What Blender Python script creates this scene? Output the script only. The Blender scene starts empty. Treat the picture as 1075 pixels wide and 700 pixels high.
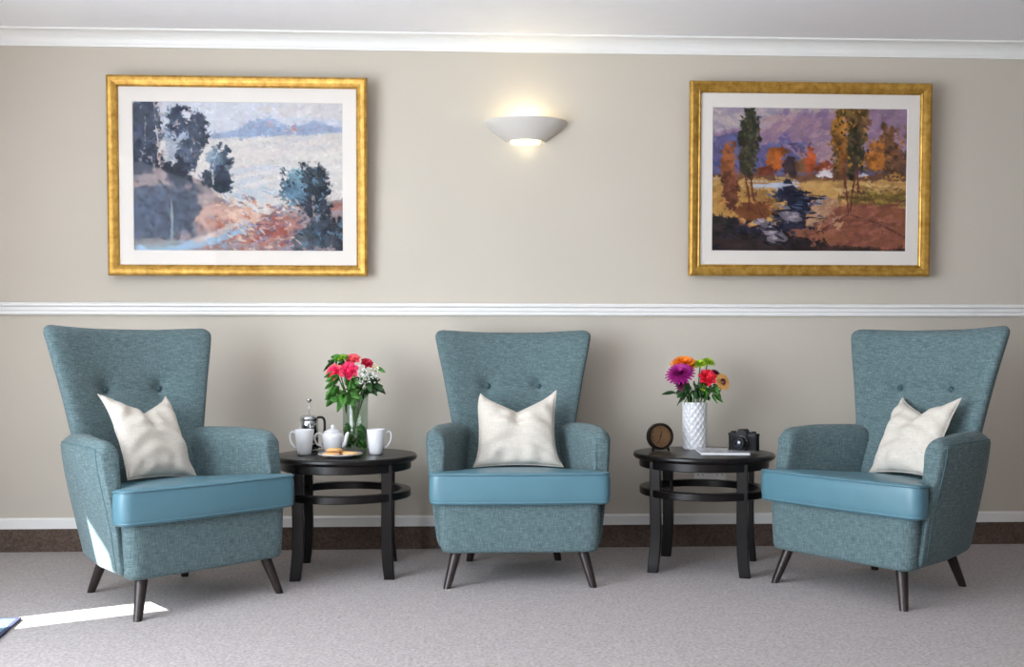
import bpy, bmesh, math, random
import numpy as np
from mathutils import Vector, Matrix
random.seed(7)
PI = math.pi
C = bpy.context.scene.collection
YAW = math.radians(2.6)          # the wall is turned 2.6 degrees against the lens axis
W = 4.815                        # back wall plane
H = 0.887                        # lens height

def P(x, d):
    """plan point measured x across and d away from the lens -> room axes"""
    return (x*math.cos(YAW)+d*math.sin(YAW), -x*math.sin(YAW)+d*math.cos(YAW))

# ---------------------------------------------------------------- materials
def srgb(r, g, b):
    f = lambda c: (c/255/12.92) if c/255 <= .04045 else ((c/255+.055)/1.055)**2.4
    return (f(r), f(g), f(b), 1)

class NT:
    def __init__(s, name):
        s.m = bpy.data.materials.new(name); s.m.use_nodes = True
        s.t = s.m.node_tree; s.n = s.t.nodes; s.l = s.t.links
        s.b = s.n['Principled BSDF']
    def add(s, typ, **kw):
        n = s.n.new(typ)
        for k, v in kw.items():
            if k in n.inputs: n.inputs[k].default_value = v
            else: setattr(n, k, v)
        return n
    def link(s, a, b): s.l.new(a, b)
    def coord(s, scale=(1,1,1), kind='Object'):
        tc = s.add('ShaderNodeTexCoord'); mp = s.add('ShaderNodeMapping'); mp.inputs['Scale'].default_value = scale
        s.link(tc.outputs[kind], mp.inputs['Vector']); return mp.outputs['Vector']
    def noise(s, vec, scale=5, detail=2, rough=.5):
        n = s.add('ShaderNodeTexNoise'); n.inputs['Scale'].default_value = scale; n.inputs['Detail'].default_value = detail
        n.inputs['Roughness'].default_value = rough; s.link(vec, n.inputs['Vector']); return n.outputs['Fac']
    def ramp(s, fac, c0, c1, p0=.3, p1=.7):
        r = s.add('ShaderNodeValToRGB'); e = r.color_ramp.elements
        e[0].position = p0; e[0].color = c0; e[1].position = p1; e[1].color = c1
        s.link(fac, r.inputs['Fac']); return r.outputs['Color']
    def bump(s, fac, strength=.2, dist=.002):
        b = s.add('ShaderNodeBump'); b.inputs['Strength'].default_value = strength; b.inputs['Distance'].default_value = dist
        s.link(fac, b.inputs['Height']); s.link(b.outputs['Normal'], s.b.inputs['Normal'])

def plain(name, col, rough=.5, metal=0, spec=.5, coat=0, var=.06, vscale=12, **kw):
    t = NT(name); b = t.b
    b.inputs['Roughness'].default_value = rough; b.inputs['Metallic'].default_value = metal
    b.inputs['Specular IOR Level'].default_value = spec; b.inputs['Coat Weight'].default_value = coat
    c0 = tuple(max(0, c*(1-var)) for c in col[:3])+(1,); c1 = tuple(min(1, c*(1+var)) for c in col[:3])+(1,)
    t.link(t.ramp(t.noise(t.coord(), vscale, 3), c0, c1), b.inputs['Base Color'])
    for k, v in kw.items(): b.inputs[k.replace('_', ' ')].default_value = v
    return t.m

def weave(name, dark, mid, light, s=1.0, rough=.85):
    t = NT(name); b = t.b; b.inputs['Roughness'].default_value = rough
    b.inputs['Sheen Weight'].default_value = .08; b.inputs['Specular IOR Level'].default_value = .25
    h = t.noise(t.coord((28*s, 28*s, 330*s)), 1, 3, .6)
    v = t.noise(t.coord((330*s, 330*s, 28*s)), 1, 3, .6)
    ad = t.add('ShaderNodeMath', operation='ADD'); t.link(h, ad.inputs[0]); t.link(v, ad.inputs[1])
    hf = t.add('ShaderNodeMath', operation='MULTIPLY'); t.link(ad.outputs[0], hf.inputs[0]); hf.inputs[1].default_value = .5
    r = t.add('ShaderNodeValToRGB'); e = r.color_ramp.elements
    e[0].position = .36; e[0].color = dark; e[1].position = .64; e[1].color = light
    m = e.new(.5); m.color = mid
    t.link(hf.outputs[0], r.inputs['Fac']); t.link(r.outputs['Color'], b.inputs['Base Color'])
    t.bump(hf.outputs[0], .35, .0015)
    return t.m

M = {}
M['fabric'] = weave('teal_woven_fabric', srgb(68,86,89), srgb(88,108,111), srgb(120,138,141), 1.2)
M['vinyl'] = plain('pale_teal_vinyl', srgb(85,125,139), .38, spec=.5, var=.03)
M['vinyl_pipe'] = plain('teal_vinyl_piping', srgb(84,122,136), .4)
M['seam'] = plain('dark_teal_seam', srgb(78,108,114), .8)
M['button'] = plain('teal_button', srgb(58,82,88), .8)
M['leg'] = plain('dark_espresso_wood', srgb(44,35,33), .35, spec=.4, coat=.05, var=.2)
M['black_wood'] = plain('black_stained_wood', srgb(15,11,11), .32, spec=.35, coat=.0, var=.15)
M['linen'] = weave('cream_linen', srgb(200,191,179), srgb(210,202,191), srgb(220,213,203), 1.1)
M['wall'] = plain('greige_wall_paint', srgb(199,191,178), .75, spec=.2, var=.015, vscale=2)
M['wall_low_bounce'] = plain('bounce_cutting_taupe', srgb(140,126,112), .8, spec=.2, var=.02, vscale=2)  # unseen walls, darkened to cut bounced light on the right side
M['white'] = plain('white_gloss_paint', srgb(238,237,234), .4, spec=.4, var=.01)
M['ceil'] = plain('white_ceiling_paint', srgb(248,248,250), .85, spec=.2, var=.01)
M['ceramic'] = plain('white_glazed_ceramic', srgb(222,222,224), .15, coat=.5, var=.01)
M['plaster'] = plain('white_plaster', srgb(204,199,192), .7, var=.01)
M['chrome'] = plain('polished_steel', srgb(200,202,205), .12, 1, var=.02)
M['black_plastic'] = plain('black_plastic', srgb(14,14,16), .5, spec=.3, var=.1)
M['leather'] = plain('black_leatherette', srgb(16,16,18), .7, spec=.25, var=.3, vscale=300)
M['dark_metal'] = plain('dark_bronze_metal', srgb(48,38,32), .35, .6, var=.1)
M['bronze_face'] = plain('bronze_dial', srgb(128,96,64), .45, .3, var=.12, vscale=40)
M['pages'] = plain('white_paper', srgb(235,235,235), .7, var=.02)
M['cover'] = plain('magazine_cover', srgb(196,196,204), .25, coat=.3, var=.35, vscale=22)
M['biscuit'] = plain('baked_biscuit', srgb(222,176,120), .8, var=.15, vscale=120)
M['stem'] = plain('green_stem', srgb(70,110,50), .6, var=.2)
M['leaf'] = plain('green_leaf', srgb(74,130,50), .5, var=.3, vscale=60)
M['leaf_dark'] = plain('dark_green_leaf', srgb(40,78,36), .5, var=.3, vscale=60)
M['leaf_light'] = plain('fresh_green_petal', srgb(150,190,50), .55, var=.2, vscale=80)
M['lime'] = plain('lime_petal', srgb(170,200,40), .55, var=.2, vscale=80)
M['pink'] = plain('deep_pink_petal', srgb(226,38,92), .55, var=.25, vscale=80)
M['coral'] = plain('coral_petal', srgb(236,92,98), .55, var=.2, vscale=80)
M['crimson'] = plain('crimson_petal', srgb(196,22,62), .55, var=.2, vscale=80)
M['palepink'] = plain('pale_pink_petal', srgb(246,170,186), .55, var=.1, vscale=80)
M['cream_petal'] = plain('cream_petal', srgb(240,232,196), .6, var=.08, vscale=80)
M['white_petal'] = plain('white_petal', srgb(238,240,234), .6, var=.04, vscale=80)
M['magenta'] = plain('magenta_petal', srgb(166,24,128), .6, var=.3, vscale=80)
M['orange'] = plain('orange_petal', srgb(250,134,22), .6, var=.15, vscale=80)
M['red'] = plain('red_petal', srgb(220,24,52), .55, var=.2, vscale=80)
M['plum'] = plain('plum_petal', srgb(96,24,62), .6, var=.25, vscale=80)
M['peach'] = plain('peach_petal', srgb(228,170,96), .6, var=.15, vscale=80)
M['mat_board'] = plain('cream_mat_board', srgb(222,216,209), .85, spec=.1, var=.01)
M['socket'] = plain('white_switch_plastic', srgb(236,234,230), .35, var=.01)
M['curtain'] = plain('sun_block_cloth', srgb(225,225,222), .9, var=.02)  # opaque cloth of the added curtain that blocks the sun

def gold():
    t = NT('antique_gold_leaf'); b = t.b
    b.inputs['Metallic'].default_value = .55; b.inputs['Roughness'].default_value = .38
    f = t.noise(t.coord((9, 9, 9)), 3, 6, .7)
    sp = t.noise(t.coord((60, 60, 60)), 2.5, 3, .7)
    c = t.ramp(f, srgb(156,114,40), srgb(206,162,78), .35, .65)
    d = t.ramp(sp, srgb(120,84,26), (1,1,1,1), .27, .36)
    mx = t.add('ShaderNodeMix', data_type='RGBA', blend_type='MULTIPLY'); mx.inputs[0].default_value = .8
    t.link(c, mx.inputs[6]); t.link(d, mx.inputs[7]); t.link(mx.outputs[2], b.inputs['Base Color'])
    t.bump(sp, .15, .001); return t.m
M['gold'] = gold()

def carpet(name, c0, c1, c2):
    t = NT(name); b = t.b; b.inputs['Roughness'].default_value = .95; b.inputs['Specular IOR Level'].default_value = .1
    b.inputs['Sheen Weight'].default_value = .1
    fine = t.noise(t.coord(), 85, 4, .8); big = t.noise(t.coord(), 22, 5, .7)
    a = t.ramp(fine, c0, c1, .36, .62); bb = t.ramp(big, (1,1,1,1), c2, .35, .7)
    mx = t.add('ShaderNodeMix', data_type='RGBA', blend_type='MULTIPLY'); mx.inputs[0].default_value = 1
    t.link(a, mx.inputs[6]); t.link(bb, mx.inputs[7]); t.link(mx.outputs[2], b.inputs['Base Color'])
    t.bump(fine, .6, .004); return t.m
M['carpet'] = carpet('taupe_carpet', srgb(148,140,137), srgb(189,181,180), srgb(238,237,236))
M['carpet_band'] = carpet('brown_carpet_band', srgb(84,70,62), srgb(116,100,90), srgb(226,222,218))

def rug_mat():
    t = NT('speckled_blue_mat'); b = t.b; b.inputs['Roughness'].default_value = .9
    v = t.add('ShaderNodeTexVoronoi'); v.inputs['Scale'].default_value = 70; t.link(t.coord(), v.inputs['Vector'])
    t.link(t.ramp(v.outputs['Distance'], srgb(30,44,62), srgb(98,128,148), .2, .5), b.inputs['Base Color']); return t.m
M['rug'] = rug_mat()
M['rug_edge'] = plain('navy_mat_binding', srgb(52,56,84), .85)

def glass(name, tint=(1,1,1,1), rough=0.0):
    t = NT(name); b = t.b
    b.inputs['Base Color'].default_value = tint; b.inputs['Roughness'].default_value = rough
    b.inputs['Transmission Weight'].default_value = 1; b.inputs['IOR'].default_value = 1.45; return t.m
M['glass'] = glass('clear_glass', (.97,.99,.98,1))
M['vase_glass'] = glass('green_tinged_glass', (.93,.97,.94,1))
def thin_glass(name, boost=1.0, tint=(1,1,1,1)):
    t = NT(name); t.n.remove(t.b)
    tr = t.add('ShaderNodeBsdfTransparent'); tr.inputs['Color'].default_value = tint; gl = t.add('ShaderNodeBsdfGlossy'); gl.inputs['Roughness'].default_value = .015
    fr = t.add('ShaderNodeLayerWeight'); fr.inputs['Blend'].default_value = .5
    pw = t.add('ShaderNodeMath', operation='POWER'); t.link(fr.outputs['Facing'], pw.inputs[0]); pw.inputs[1].default_value = 4
    mu = t.add('ShaderNodeMath', operation='MULTIPLY_ADD'); mu.inputs[1].default_value = .55*boost; mu.inputs[2].default_value = .045*boost; t.link(pw.outputs[0], mu.inputs[0])
    mx = t.add('ShaderNodeMixShader'); t.link(mu.outputs[0], mx.inputs[0]); t.link(tr.outputs[0], mx.inputs[1]); t.link(gl.outputs[0], mx.inputs[2])
    t.link(mx.outputs[0], t.n['Material Output'].inputs['Surface']); return t.m
M['glazing'] = thin_glass('picture_glass', .12)
M['vase_thin'] = thin_glass('clear_vase_glass', 1.3, (.86,.91,.87,1))
def emit(name, col, s):
    t = NT(name); t.b.inputs['Base Color'].default_value = col
    t.b.inputs['Emission Color'].default_value = col; t.b.inputs['Emission Strength'].default_value = s; return t.m
M['bulb'] = emit('lit_frosted_glass', (1, .90, .62, 1), 1.0)

# ---------------------------------------------------------------- mesh helpers
def new_obj(name, verts, faces, mat, parent=None, smooth=True, loc=(0,0,0)):
    me = bpy.data.meshes.new(name); me.from_pydata([tuple(v) for v in verts], [], faces)
    bm = bmesh.new(); bm.from_mesh(me); bmesh.ops.recalc_face_normals(bm, faces=bm.faces); bm.to_mesh(me); bm.free()
    me.materials.append(mat)
    if smooth: me.shade_smooth()
    o = bpy.data.objects.new(name, me); C.objects.link(o); o.location = loc
    if parent: o.parent = parent
    return o

class G:
    """collects geometry for ONE mesh"""
    def __init__(s): s.v = []; s.f = []
    def add(s, v, f):
        n = len(s.v); s.v += [Vector(p) for p in v]; s.f += [tuple(i+n for i in q) for q in f]; return s
    def box(s, x0, x1, y0, y1, z0, z1):
        v = [(x0,y0,z0),(x1,y0,z0),(x1,y1,z0),(x0,y1,z0),(x0,y0,z1),(x1,y0,z1),(x1,y1,z1),(x0,y1,z1)]
        return s.add(v, [(0,3,2,1),(4,5,6,7),(0,1,5,4),(1,2,6,5),(2,3,7,6),(3,0,4,7)])
    def loft(s, rings, cap0=True, cap1=True, closed=True):
        n = len(rings[0]); v = [p for r in rings for p in r]; f = []
        for i in range(len(rings)-1):
            for j in range(n if closed else n-1):
                k = (j+1) % n
                f.append((i*n+j, i*n+k, (i+1)*n+k, (i+1)*n+j))
        if cap0: f.append(tuple(range(n-1, -1, -1)))
        if cap1: f.append(tuple((len(rings)-1)*n+j for j in range(n)))
        return s.add(v, f)
    def lathe(s, prof, n=40, c=(0,0,0)):
        rings = [[(c[0]+r*math.cos(2*PI*j/n), c[1]+r*math.sin(2*PI*j/n), c[2]+z) for j in range(n)] for r, z in prof]
        hollow = prof[0] == prof[-1]
        return s.loft(rings, prof[0][0] > 1e-5 and not hollow, prof[-1][0] > 1e-5 and not hollow)
    def tube(s, pts, r, n=8, closed=False):
        pts = [Vector(p) for p in pts]; m = len(pts); rings = []
        if not isinstance(r, (list, tuple)): r = [r]*m
        up = None
        for i in range(m):
            if closed: t = (pts[(i+1) % m]-pts[i-1])
            else: t = pts[min(i+1, m-1)]-pts[max(i-1, 0)]
            t.normalize()
            if up is None:
                up = Vector((0,0,1)) if abs(t.z) < .9 else Vector((1,0,0))
            a = t.cross(up); a.normalize(); up = a.cross(t); up.normalize()
            rings.append([pts[i]+a*(r[i]*math.cos(2*PI*j/n))+up*(r[i]*math.sin(2*PI*j/n)) for j in range(n)])
        if closed: rings.append(rings[0]); return s.loft(rings, False, False)
        return s.loft(rings)
    def xf(s, mat, start=0):
        for i in range(start, len(s.v)): s.v[i] = mat @ s.v[i]
        return s
    def obj(s, name, mat, parent=None, smooth=True, loc=(0,0,0), bevel=0, seg=2, auto=None):
        o = new_obj(name, s.v, s.f, mat, parent, smooth, loc)
        if bevel:
            b = o.modifiers.new('bevel', 'BEVEL'); b.width = bevel; b.segments = seg; b.limit_method = 'ANGLE'; b.angle_limit = math.radians(40)
        if auto:
            o.data.set_sharp_from_angle(angle=math.radians(auto))
        return o

def empty(name, loc, rz=0, rx=0):
    o = bpy.data.objects.new(name, None); C.objects.link(o); o.location = loc; o.rotation_euler = (rx, 0, rz); o.empty_display_size = .05
    return o
def tag(o, label, cat, group=None):
    o['label'] = label; o['category'] = cat
    if group: o['group'] = group
    return o
def struct(o, label=None):
    o['kind'] = 'structure'
    if label: o['label'] = label
    return o
def copy_tree(o, parent=None):
    c = o.copy(); C.objects.link(c); c.parent = parent
    for ch in list(o.children): copy_tree(ch, c)
    return c
def lerp(a, b, t): return a+(b-a)*t
def sm(a, b, x):
    t = min(1, max(0, (x-a)/(b-a))); return t*t*(3-2*t)
def interp(tab, x):
    if x <= tab[0][0]: return tab[0][1]
    for (a, va), (b, vb) in zip(tab, tab[1:]):
        if x <= b:
            return lerp(va, vb, (x-a)/(b-a))
    return tab[-1][1]
def catmull(pts, n, closed=False):
    out = []; m = len(pts); pts = [Vector(p) for p in pts]
    segs = m if closed else m-1
    for i in range(segs):
        if closed: p0, p1, p2, p3 = pts[i-1], pts[i], pts[(i+1) % m], pts[(i+2) % m]
        else: p0, p1, p2, p3 = pts[max(i-1, 0)], pts[i], pts[i+1], pts[min(i+2, m-1)]
        for k in range(n):
            t = k/n
            out.append(.5*((2*p1)+(-p0+p2)*t+(2*p0-5*p1+4*p2-p3)*t*t+(-p0+3*p1-3*p2+p3)*t**3))
    if not closed: out.append(pts[-1])
    return out
def round_poly(pts, r, n=6):
    """2-D polygon with rounded corners; r may be a list"""
    out = []; m = len(pts)
    if not isinstance(r, (list, tuple)): r = [r]*m
    for i in range(m):
        p = Vector(pts[i]); a = Vector(pts[i-1])-p; b = Vector(pts[(i+1) % m])-p
        ri = min(r[i], a.length*.49, b.length*.49); a.normalize(); b.normalize()
        s, e = p+a*ri, p+b*ri
        for k in range(n+1):
            t = k/n; out.append(s*(1-t)**2+p*2*t*(1-t)+e*t*t)
    return out
def resample(pts, n):
    L = [0]; m = len(pts)
    for i in range(m): L.append(L[-1]+(pts[(i+1) % m]-pts[i]).length)
    out = []; j = 0
    for k in range(n):
        d = L[-1]*k/n
        while L[j+1] < d: j += 1
        t = (d-L[j])/max(1e-9, L[j+1]-L[j]); out.append(pts[j].lerp(pts[(j+1) % m], t))
    return out

# ---------------------------------------------------------------- the room
XL, XR, YB, ZC = -2.62, 5.6, -3.0, 2.385
struct(G().box(XL-.2, XR+.2, YB-.2, W+.2, -.1, 0).obj('floor', M['carpet'], smooth=False), 'taupe cut pile carpet over the whole floor')
struct(G().box(XL-.2, XR+.2, YB-.2, W+.2, ZC, ZC+.1).obj('ceiling', M['ceil'], smooth=False), 'plain white ceiling')
struct(G().box(XL-.2, XR+.2, W, W+.15, 0, ZC).obj('wall_back', M['wall'], smooth=False), 'greige painted wall behind the armchairs')
struct(G().box(XR, XR+.15, YB, W, 0, ZC).obj('wall_right', M['wall_low_bounce'], smooth=False))
# left wall: an unseen slot added to cast the sun strip, beside the window
SY0, SY1, SZ0, SZ1 = 2.77, 3.01, .60, 1.66
WY0, WY1, WZ0, WZ1 = -.9, 2.7, .08, 2.2
g = G()
g.box(XL-.12, XL, YB, WY0, 0, ZC).box(XL-.12, XL, WY0, WY1, 0, WZ0).box(XL-.12, XL, WY0, WY1, WZ1, ZC)
g.box(XL-.12, XL, WY1, SY0, 0, ZC).box(XL-.12, XL, SY0, SY1, 0, SZ0).box(XL-.12, XL, SY0, SY1, SZ1, ZC).box(XL-.12, XL, SY1, W, 0, ZC)
struct(g.obj('wall_left', M['wall'], smooth=False))
def window(name, axis, c, a0, a1, z0, z1, panes):
    root = empty(name, (0,0,0)); struct(root)
    g = G(); t = .05
    def bb(u0, u1, zz0, zz1, d=.03):
        if axis == 'x': g.box(c-d, c+d, u0, u1, zz0, zz1)
        else: g.box(u0, u1, c-d, c+d, zz0, zz1)
    bb(a0, a1, z0, z0+t); bb(a0, a1, z1-t, z1); bb(a0, a0+t, z0+t, z1-t); bb(a1-t, a1, z0+t, z1-t)
    for k in range(1, panes):
        m = lerp(a0, a1, k/panes); bb(m-.025, m+.025, z0+t, z1-t)
    g.obj('window_frame', M['white'], root, False)
    return root
window('window_1', 'x', XL-.07, WY0, WY1, WZ0, WZ1, 3)
# rear wall with a broad window behind the lens
RX0, RX1, RZ0, RZ1 = -1.6, 2.6, .5, 2.1
g = G(); g.box(XL, RX0, YB-.12, YB, 0, ZC).box(RX1, XR, YB-.12, YB, 0, ZC).box(RX0, RX1, YB-.12, YB, 0, RZ0).box(RX0, RX1, YB-.12, YB, RZ1, ZC)
struct(g.obj('wall_front', M['wall_low_bounce'], smooth=False))
window('window_2', 'y', YB-.07, RX0, RX1, RZ0, RZ1, 4)
# added opaque curtain, stops sun from the left window reaching the floor in view
g = G(); n = 160; rings = []
for k in range(n+1):
    y = lerp(1.55, WY1+.05, k/n); x = XL+.07+.022*math.sin(k*.95)
    rings.append([(x, y, .06), (x, y, 2.25), (x+.002, y, 2.25), (x+.002, y, .06)])
g.loft(rings)
tag(g.obj('sun_block_curtain', M['curtain']), 'unseen white curtain added to keep sun off the floor in view', 'curtain')

# trims of the back wall
def wall_trim(name, prof, mat, label):
    """prof: (distance off the wall, z)"""
    g = G(); g.loft([[(x, W-d, z) for d, z in prof] for x in (XL, XR)])
    return struct(g.obj(name, mat, smooth=False), label)
wall_trim('baseboard_back', [(0,0),(.012,0),(.012,.106),(0,.106)], M['carpet_band'], 'brown carpet band turned up the foot of the wall')
wall_trim('trim_1', [(0,.106),(.018,.106),(.018,.148),(.010,.155),(0,.155)], M['white'], 'white strip above the brown carpet band')
wall_trim('trim_2', [(0,1.086),(.014,1.086),(.018,1.092),(.016,1.103),(.022,1.107),(.022,1.122),(.034,1.128),(.034,1.136),(.026,1.143),(0,1.143)], M['white'], 'white moulded dado rail across the wall')
cv = [(0, 2.318), (.010, 2.318), (.012, 2.328)]
for k in range(9):
    t = k/8*PI/2; cv.append((.014+.055*(1-math.cos(t)), 2.330+.046*math.sin(t)))
cv += [(.075, 2.378), (.075, ZC), (0, ZC)]
wall_trim('trim_3', cv, M['white'], 'white coved cornice under the ceiling')
for nm, x0, x1, y0, y1 in (('baseboard_left', XL, XL+.012, YB, W-.02), ('baseboard_right', XR-.012, XR, YB, W-.02), ('baseboard_front', XL+.02, XR-.02, YB, YB+.012)):
    struct(G().box(x0, x1, y0, y1, 0, .106).obj(nm, M['carpet_band'], smooth=False))

# ---------------------------------------------------------------- armchair (local: x across, -y is the front, z up)
def outline(hwf, hwr, y0, y1, rf, rr, n):
    return resample(round_poly([(-hwf,y0),(hwf,y0),(hwr,y1),(-hwr,y1)], [rf,rf,rr,rr], 8), n)

def back_mid(z): return interp([(.13,.235),(.30,.24),(.45,.275),(.6,.318),(.8,.37),(1.03,.423)], z)
def back_hw(z): return interp([(.13,.215),(.30,.235),(.45,.25),(.6,.272),(.7,.290),(.8,.309),(.9,.331),(1.03,.358)], z)

BUTTONS = [(-.113,.763),(.113,.763)]
def back_front_y(x, z):
    hw = back_hw(z); s = min(1, abs(x)/hw)
    y = back_mid(z)-.052-wing(z)*s*s
    for bx, bz in BUTTONS:
        d = math.hypot(x-bx, (z-bz)*.9); y += .024*math.exp(-(d/.026)**2)+.012*math.exp(-(d/.07)**2)
    return y
def wing(z): return lerp(.05, .085, sm(.4, .95, z))

def make_armchair():
    root = empty('armchair', (0,0,0))
    # base block
    g = G(); rings = []
    for z, sc, ins in [(.135,.93,.012),(.139,.955,.004),(.150,.97,0),(.20,.985,0),(.30,1.0,0),(.322,1.0,0),(.33,.99,.006)]:
        rings.append([(p.x*sc, p.y*(1-ins*2), z) for p in outline(.326,.20,-.27,.26,.055,.06,88)])
    g.loft(rings); g.obj('seat_base', M['fabric'], root, auto=60)
    # back
    g = G(); NA = 96; rings = []
    zs = [.135,.137,.145,.16]+[lerp(.19,.97,k/46) for k in range(47)]+[.982,.992,1.0,1.006,1.010,1.012]
    for z in zs:
        top = max(0, (z-.972)/.040); top = min(1, top); ins = .05*(1-math.sqrt(max(0, 1-top*top)))
        if z < .16: ins = max(ins, .014*(1-(z-.135)/.025))
        hw = back_hw(z)-ins*.9; th = .052-ins*.8
        pts = []
        half = NA//2
        for face in (0, 1):
            for k in range(half):
                u = -1+2*(k+.5)/half; u = math.copysign(1-(1-abs(u))**1.35, u)
                if face: u = -u
                edge = (1-abs(u)**7)**.5 if abs(u) < 1 else 0
                x = hw*u; q = abs(x)/back_hw(z)
                base = back_mid(z)-wing(z)*q*q
                rear = lerp(.35, 1.0, sm(.55, .8, z))      # flatter rear below the arms
                if face == 0:
                    y = base-th*edge
                    if ins < .01:
                        for bx, bz in BUTTONS:
                            d = math.hypot(x-bx, (z-bz)*.9); y += .024*math.exp(-(d/.026)**2)+.012*math.exp(-(d/.07)**2)
                    else: pass
                else:
                    y = base+th*edge
                zz = z-.014*(1-min(1, q)**2)*sm(.8, 1.0, z)
                pts.append((x, y, zz+.004*sm(.5, 1, z)))
        rings.append(pts)
    g.loft(rings); g.obj('backrest', M['fabric'], root, auto=70)
    for bx, bz in BUTTONS:
        b = G().lathe([(0,0),(.009,.001),(.0125,.004),(.0125,.007),(.008,.011),(0,.012)], 16)
        b.xf(Matrix.Translation((bx, back_front_y(bx, bz)-.003, bz)) @ Matrix.Rotation(PI/2, 4, 'X') )
        b.obj('tufting_button', M['button'], root)
    # arms
    for sx in (-1, 1):
        g = G(); rings = []; edge = []; fr = []
        ys = [-.206,-.203,-.197,-.188,-.175]+[lerp(-.155,.24,k/16) for k in range(17)]+[.262,.276,.284,.287]
        for y in ys:
            t = (y+.206)/(.493)
            xob = interp([(-.2,.322),(0,.300),(.15,.265),(.29,.225)], y)
            xot = interp([(-.21,.366),(-.1,.372),(.05,.365),(.18,.342),(.29,.308)], y)
            zt = interp([(-.21,.592),(-.15,.606),(.0,.612),(.2,.610),(.29,.604)], y)
            wd = interp([(-.21,.072),(-.1,.086),(.05,.115),(.2,.135),(.29,.11)], y)
            xi = interp([(-.21,.292),(-.1,.272),(.05,.240),(.2,.20),(.29,.17)], y)
            pts = [(xob-.035,.142),(xob-.008,.150),(xob+.004,.19),(lerp(xob,xot,.38),.30),(lerp(xob,xot,.78),.45),(xot-.002,.555),
                   (xot-.006,zt-.028),(xot-.27*wd,zt-.006),(xot-.5*wd,zt),(xot-.84*wd,zt-.010),(xot-wd-.004,zt-.040),(lerp(xot-wd,xi,.55),.50),(xi+.004,.42),(xi,.33),(xi,.2),(xi,.142)]
            r3 = catmull([(p[0], p[1], 0) for p in pts], 4, True)
            # inset the end stations for a rounded front and rear
            if y < -.175: q = (-.175-y)/.031; ins = .020*(1-math.sqrt(max(0, 1-q*q)))
            elif y > .24: q = (y-.24)/.047; ins = .035*(1-math.sqrt(max(0, 1-q*q)))
            else: ins = 0
            cx = sum(p.x for p in r3)/len(r3); cz = sum(p.y for p in r3)/len(r3)
            ring = []
            for p in r3:
                dx, dz = p.x-cx, p.y-cz
                fx = 1-ins/max(.05, .06); fz = 1-ins/.22
                lean = .030*(1-sm(.2, .62, p.y)) if False else 0
                ring.append((sx*(cx+dx*fx), y+lerp(-.012, .050, sm(.25,.62,p.y))*(1 if y < -.1 else max(0, 1-(y+.1)/.3)), cz+dz*fz))
            rings.append(ring)
            edge.append(ring[24])
        g.loft(rings); g.obj('armrest', M['fabric'], root, auto=75)
        # piping seam along the outer top and down the front corner
        fy = rings[4]; path = [Vector(fy[k])+Vector((sx*.001, -.002, 0)) for k in range(6, 24, 2)]
        path += [Vector(e)+Vector((sx*.001, 0, .001)) for e in edge[4:23]]
        G().tube(path, .0019, 6).obj('piping', M['seam'], root.children[-1])
    # loose seat cushion, T-shaped, vinyl
    hw = .352; poly = [(-hw,-.288),(hw,-.288),(hw,-.212),(.262,-.200),(.215,.205),(-.215,.205),(-.262,-.200),(-hw,-.212)]
    ol = resample(round_poly(poly, [.045,.045,.02,.01,.03,.03,.01,.02], 6), 150)
    def slope(y): return -.075*max(0, y+.26)
    def bow(p): return -.016*(1-(p.x/hw)**2) if p.y < -.2 else 0     # front bows out a little
    z0, z1 = .322, .446; rings = []; c = Vector((0, -.05))
    for k in range(13):
        t = -PI/2+PI*k/12; ins = .020*(1-math.cos(t)**.6) if math.cos(t) > 1e-6 else .020
        z = (z0+z1)/2+(z1-z0)/2*math.copysign(abs(math.sin(t))**.8, math.sin(t)); ring = []
        for p in ol:
            d = p-c; L = d.length; q = c+d*(1-ins/L*.9)
            ring.append((q.x, q.y+bow(p), z+slope(q.y)*(.3+.7*k/12)))
        rings.append(ring)
    for sc in (.93,.85,.72,.55,.38,.2,.06):
        ring = []
        for p in ol:
            q = c+(p-c)*(1-.02/(p-c).length)*sc; ring.append((q.x, q.y+bow(p)*sc, z1+.012*(1-sc**2.2)+slope(q.y)))
        rings.append(ring)
    g = G(); g.loft(rings); cush = g.obj('seat_cushion', M['vinyl'], root, auto=80)
    for zz in (z1-.006, z0+.010):
        pth = []
        for p in ol:
            d = p-c; q = c+d*(1-(.004 if zz > .4 else .006)/d.length); pth.append((q.x, q.y+bow(p), zz+slope(q.y)*(1 if zz > .4 else .35)))
        G().tube(pth, .0042, 6, True).obj('cushion_piping', M['vinyl_pipe'], cush)
    # legs
    for (tx, ty, bx, by) in ((-.238,-.215,-.283,-.268),(.238,-.215,.283,-.268),(-.160,.205,-.195,.268),(.160,.205,.195,.268)):
        g = G(); rings = []
        for k in range(9):
            t = k/8; z = lerp(.172, 0, t); r = lerp(.0235, .0155, t)
            if k == 8: r -= .001
            cx, cy = lerp(tx, bx, t), lerp(ty, by, t)
            rings.append([(cx+r*math.cos(2*PI*j/20), cy+r*math.sin(2*PI*j/20), z) for j in range(20)])
        g.loft(rings); g.obj('leg', M['leg'], root, auto=60)
    return root

proto = make_armchair()
chairs = [
    (-1.268, 3.863, 47.2, 'teal winged armchair nearest the sunny side, its outer arm catching the sun patch'),
    (.020, 4.243, 2.6, 'teal winged armchair facing straight ahead between the two black side tables, below the wall light'),
    (1.424, 4.003, -53.4, 'teal winged armchair turned inward below the autumn landscape picture')]
armchairs = []
for i, (x, d, phi, lab) in enumerate(chairs):
    o = proto if i == 0 else copy_tree(proto)
    px, py = P(x, d); o.location = (px, py, 0); o.rotation_euler.z = math.radians(phi)-YAW
    tag(o, lab, 'armchair', 'three teal winged armchairs'); armchairs.append(o)

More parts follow.
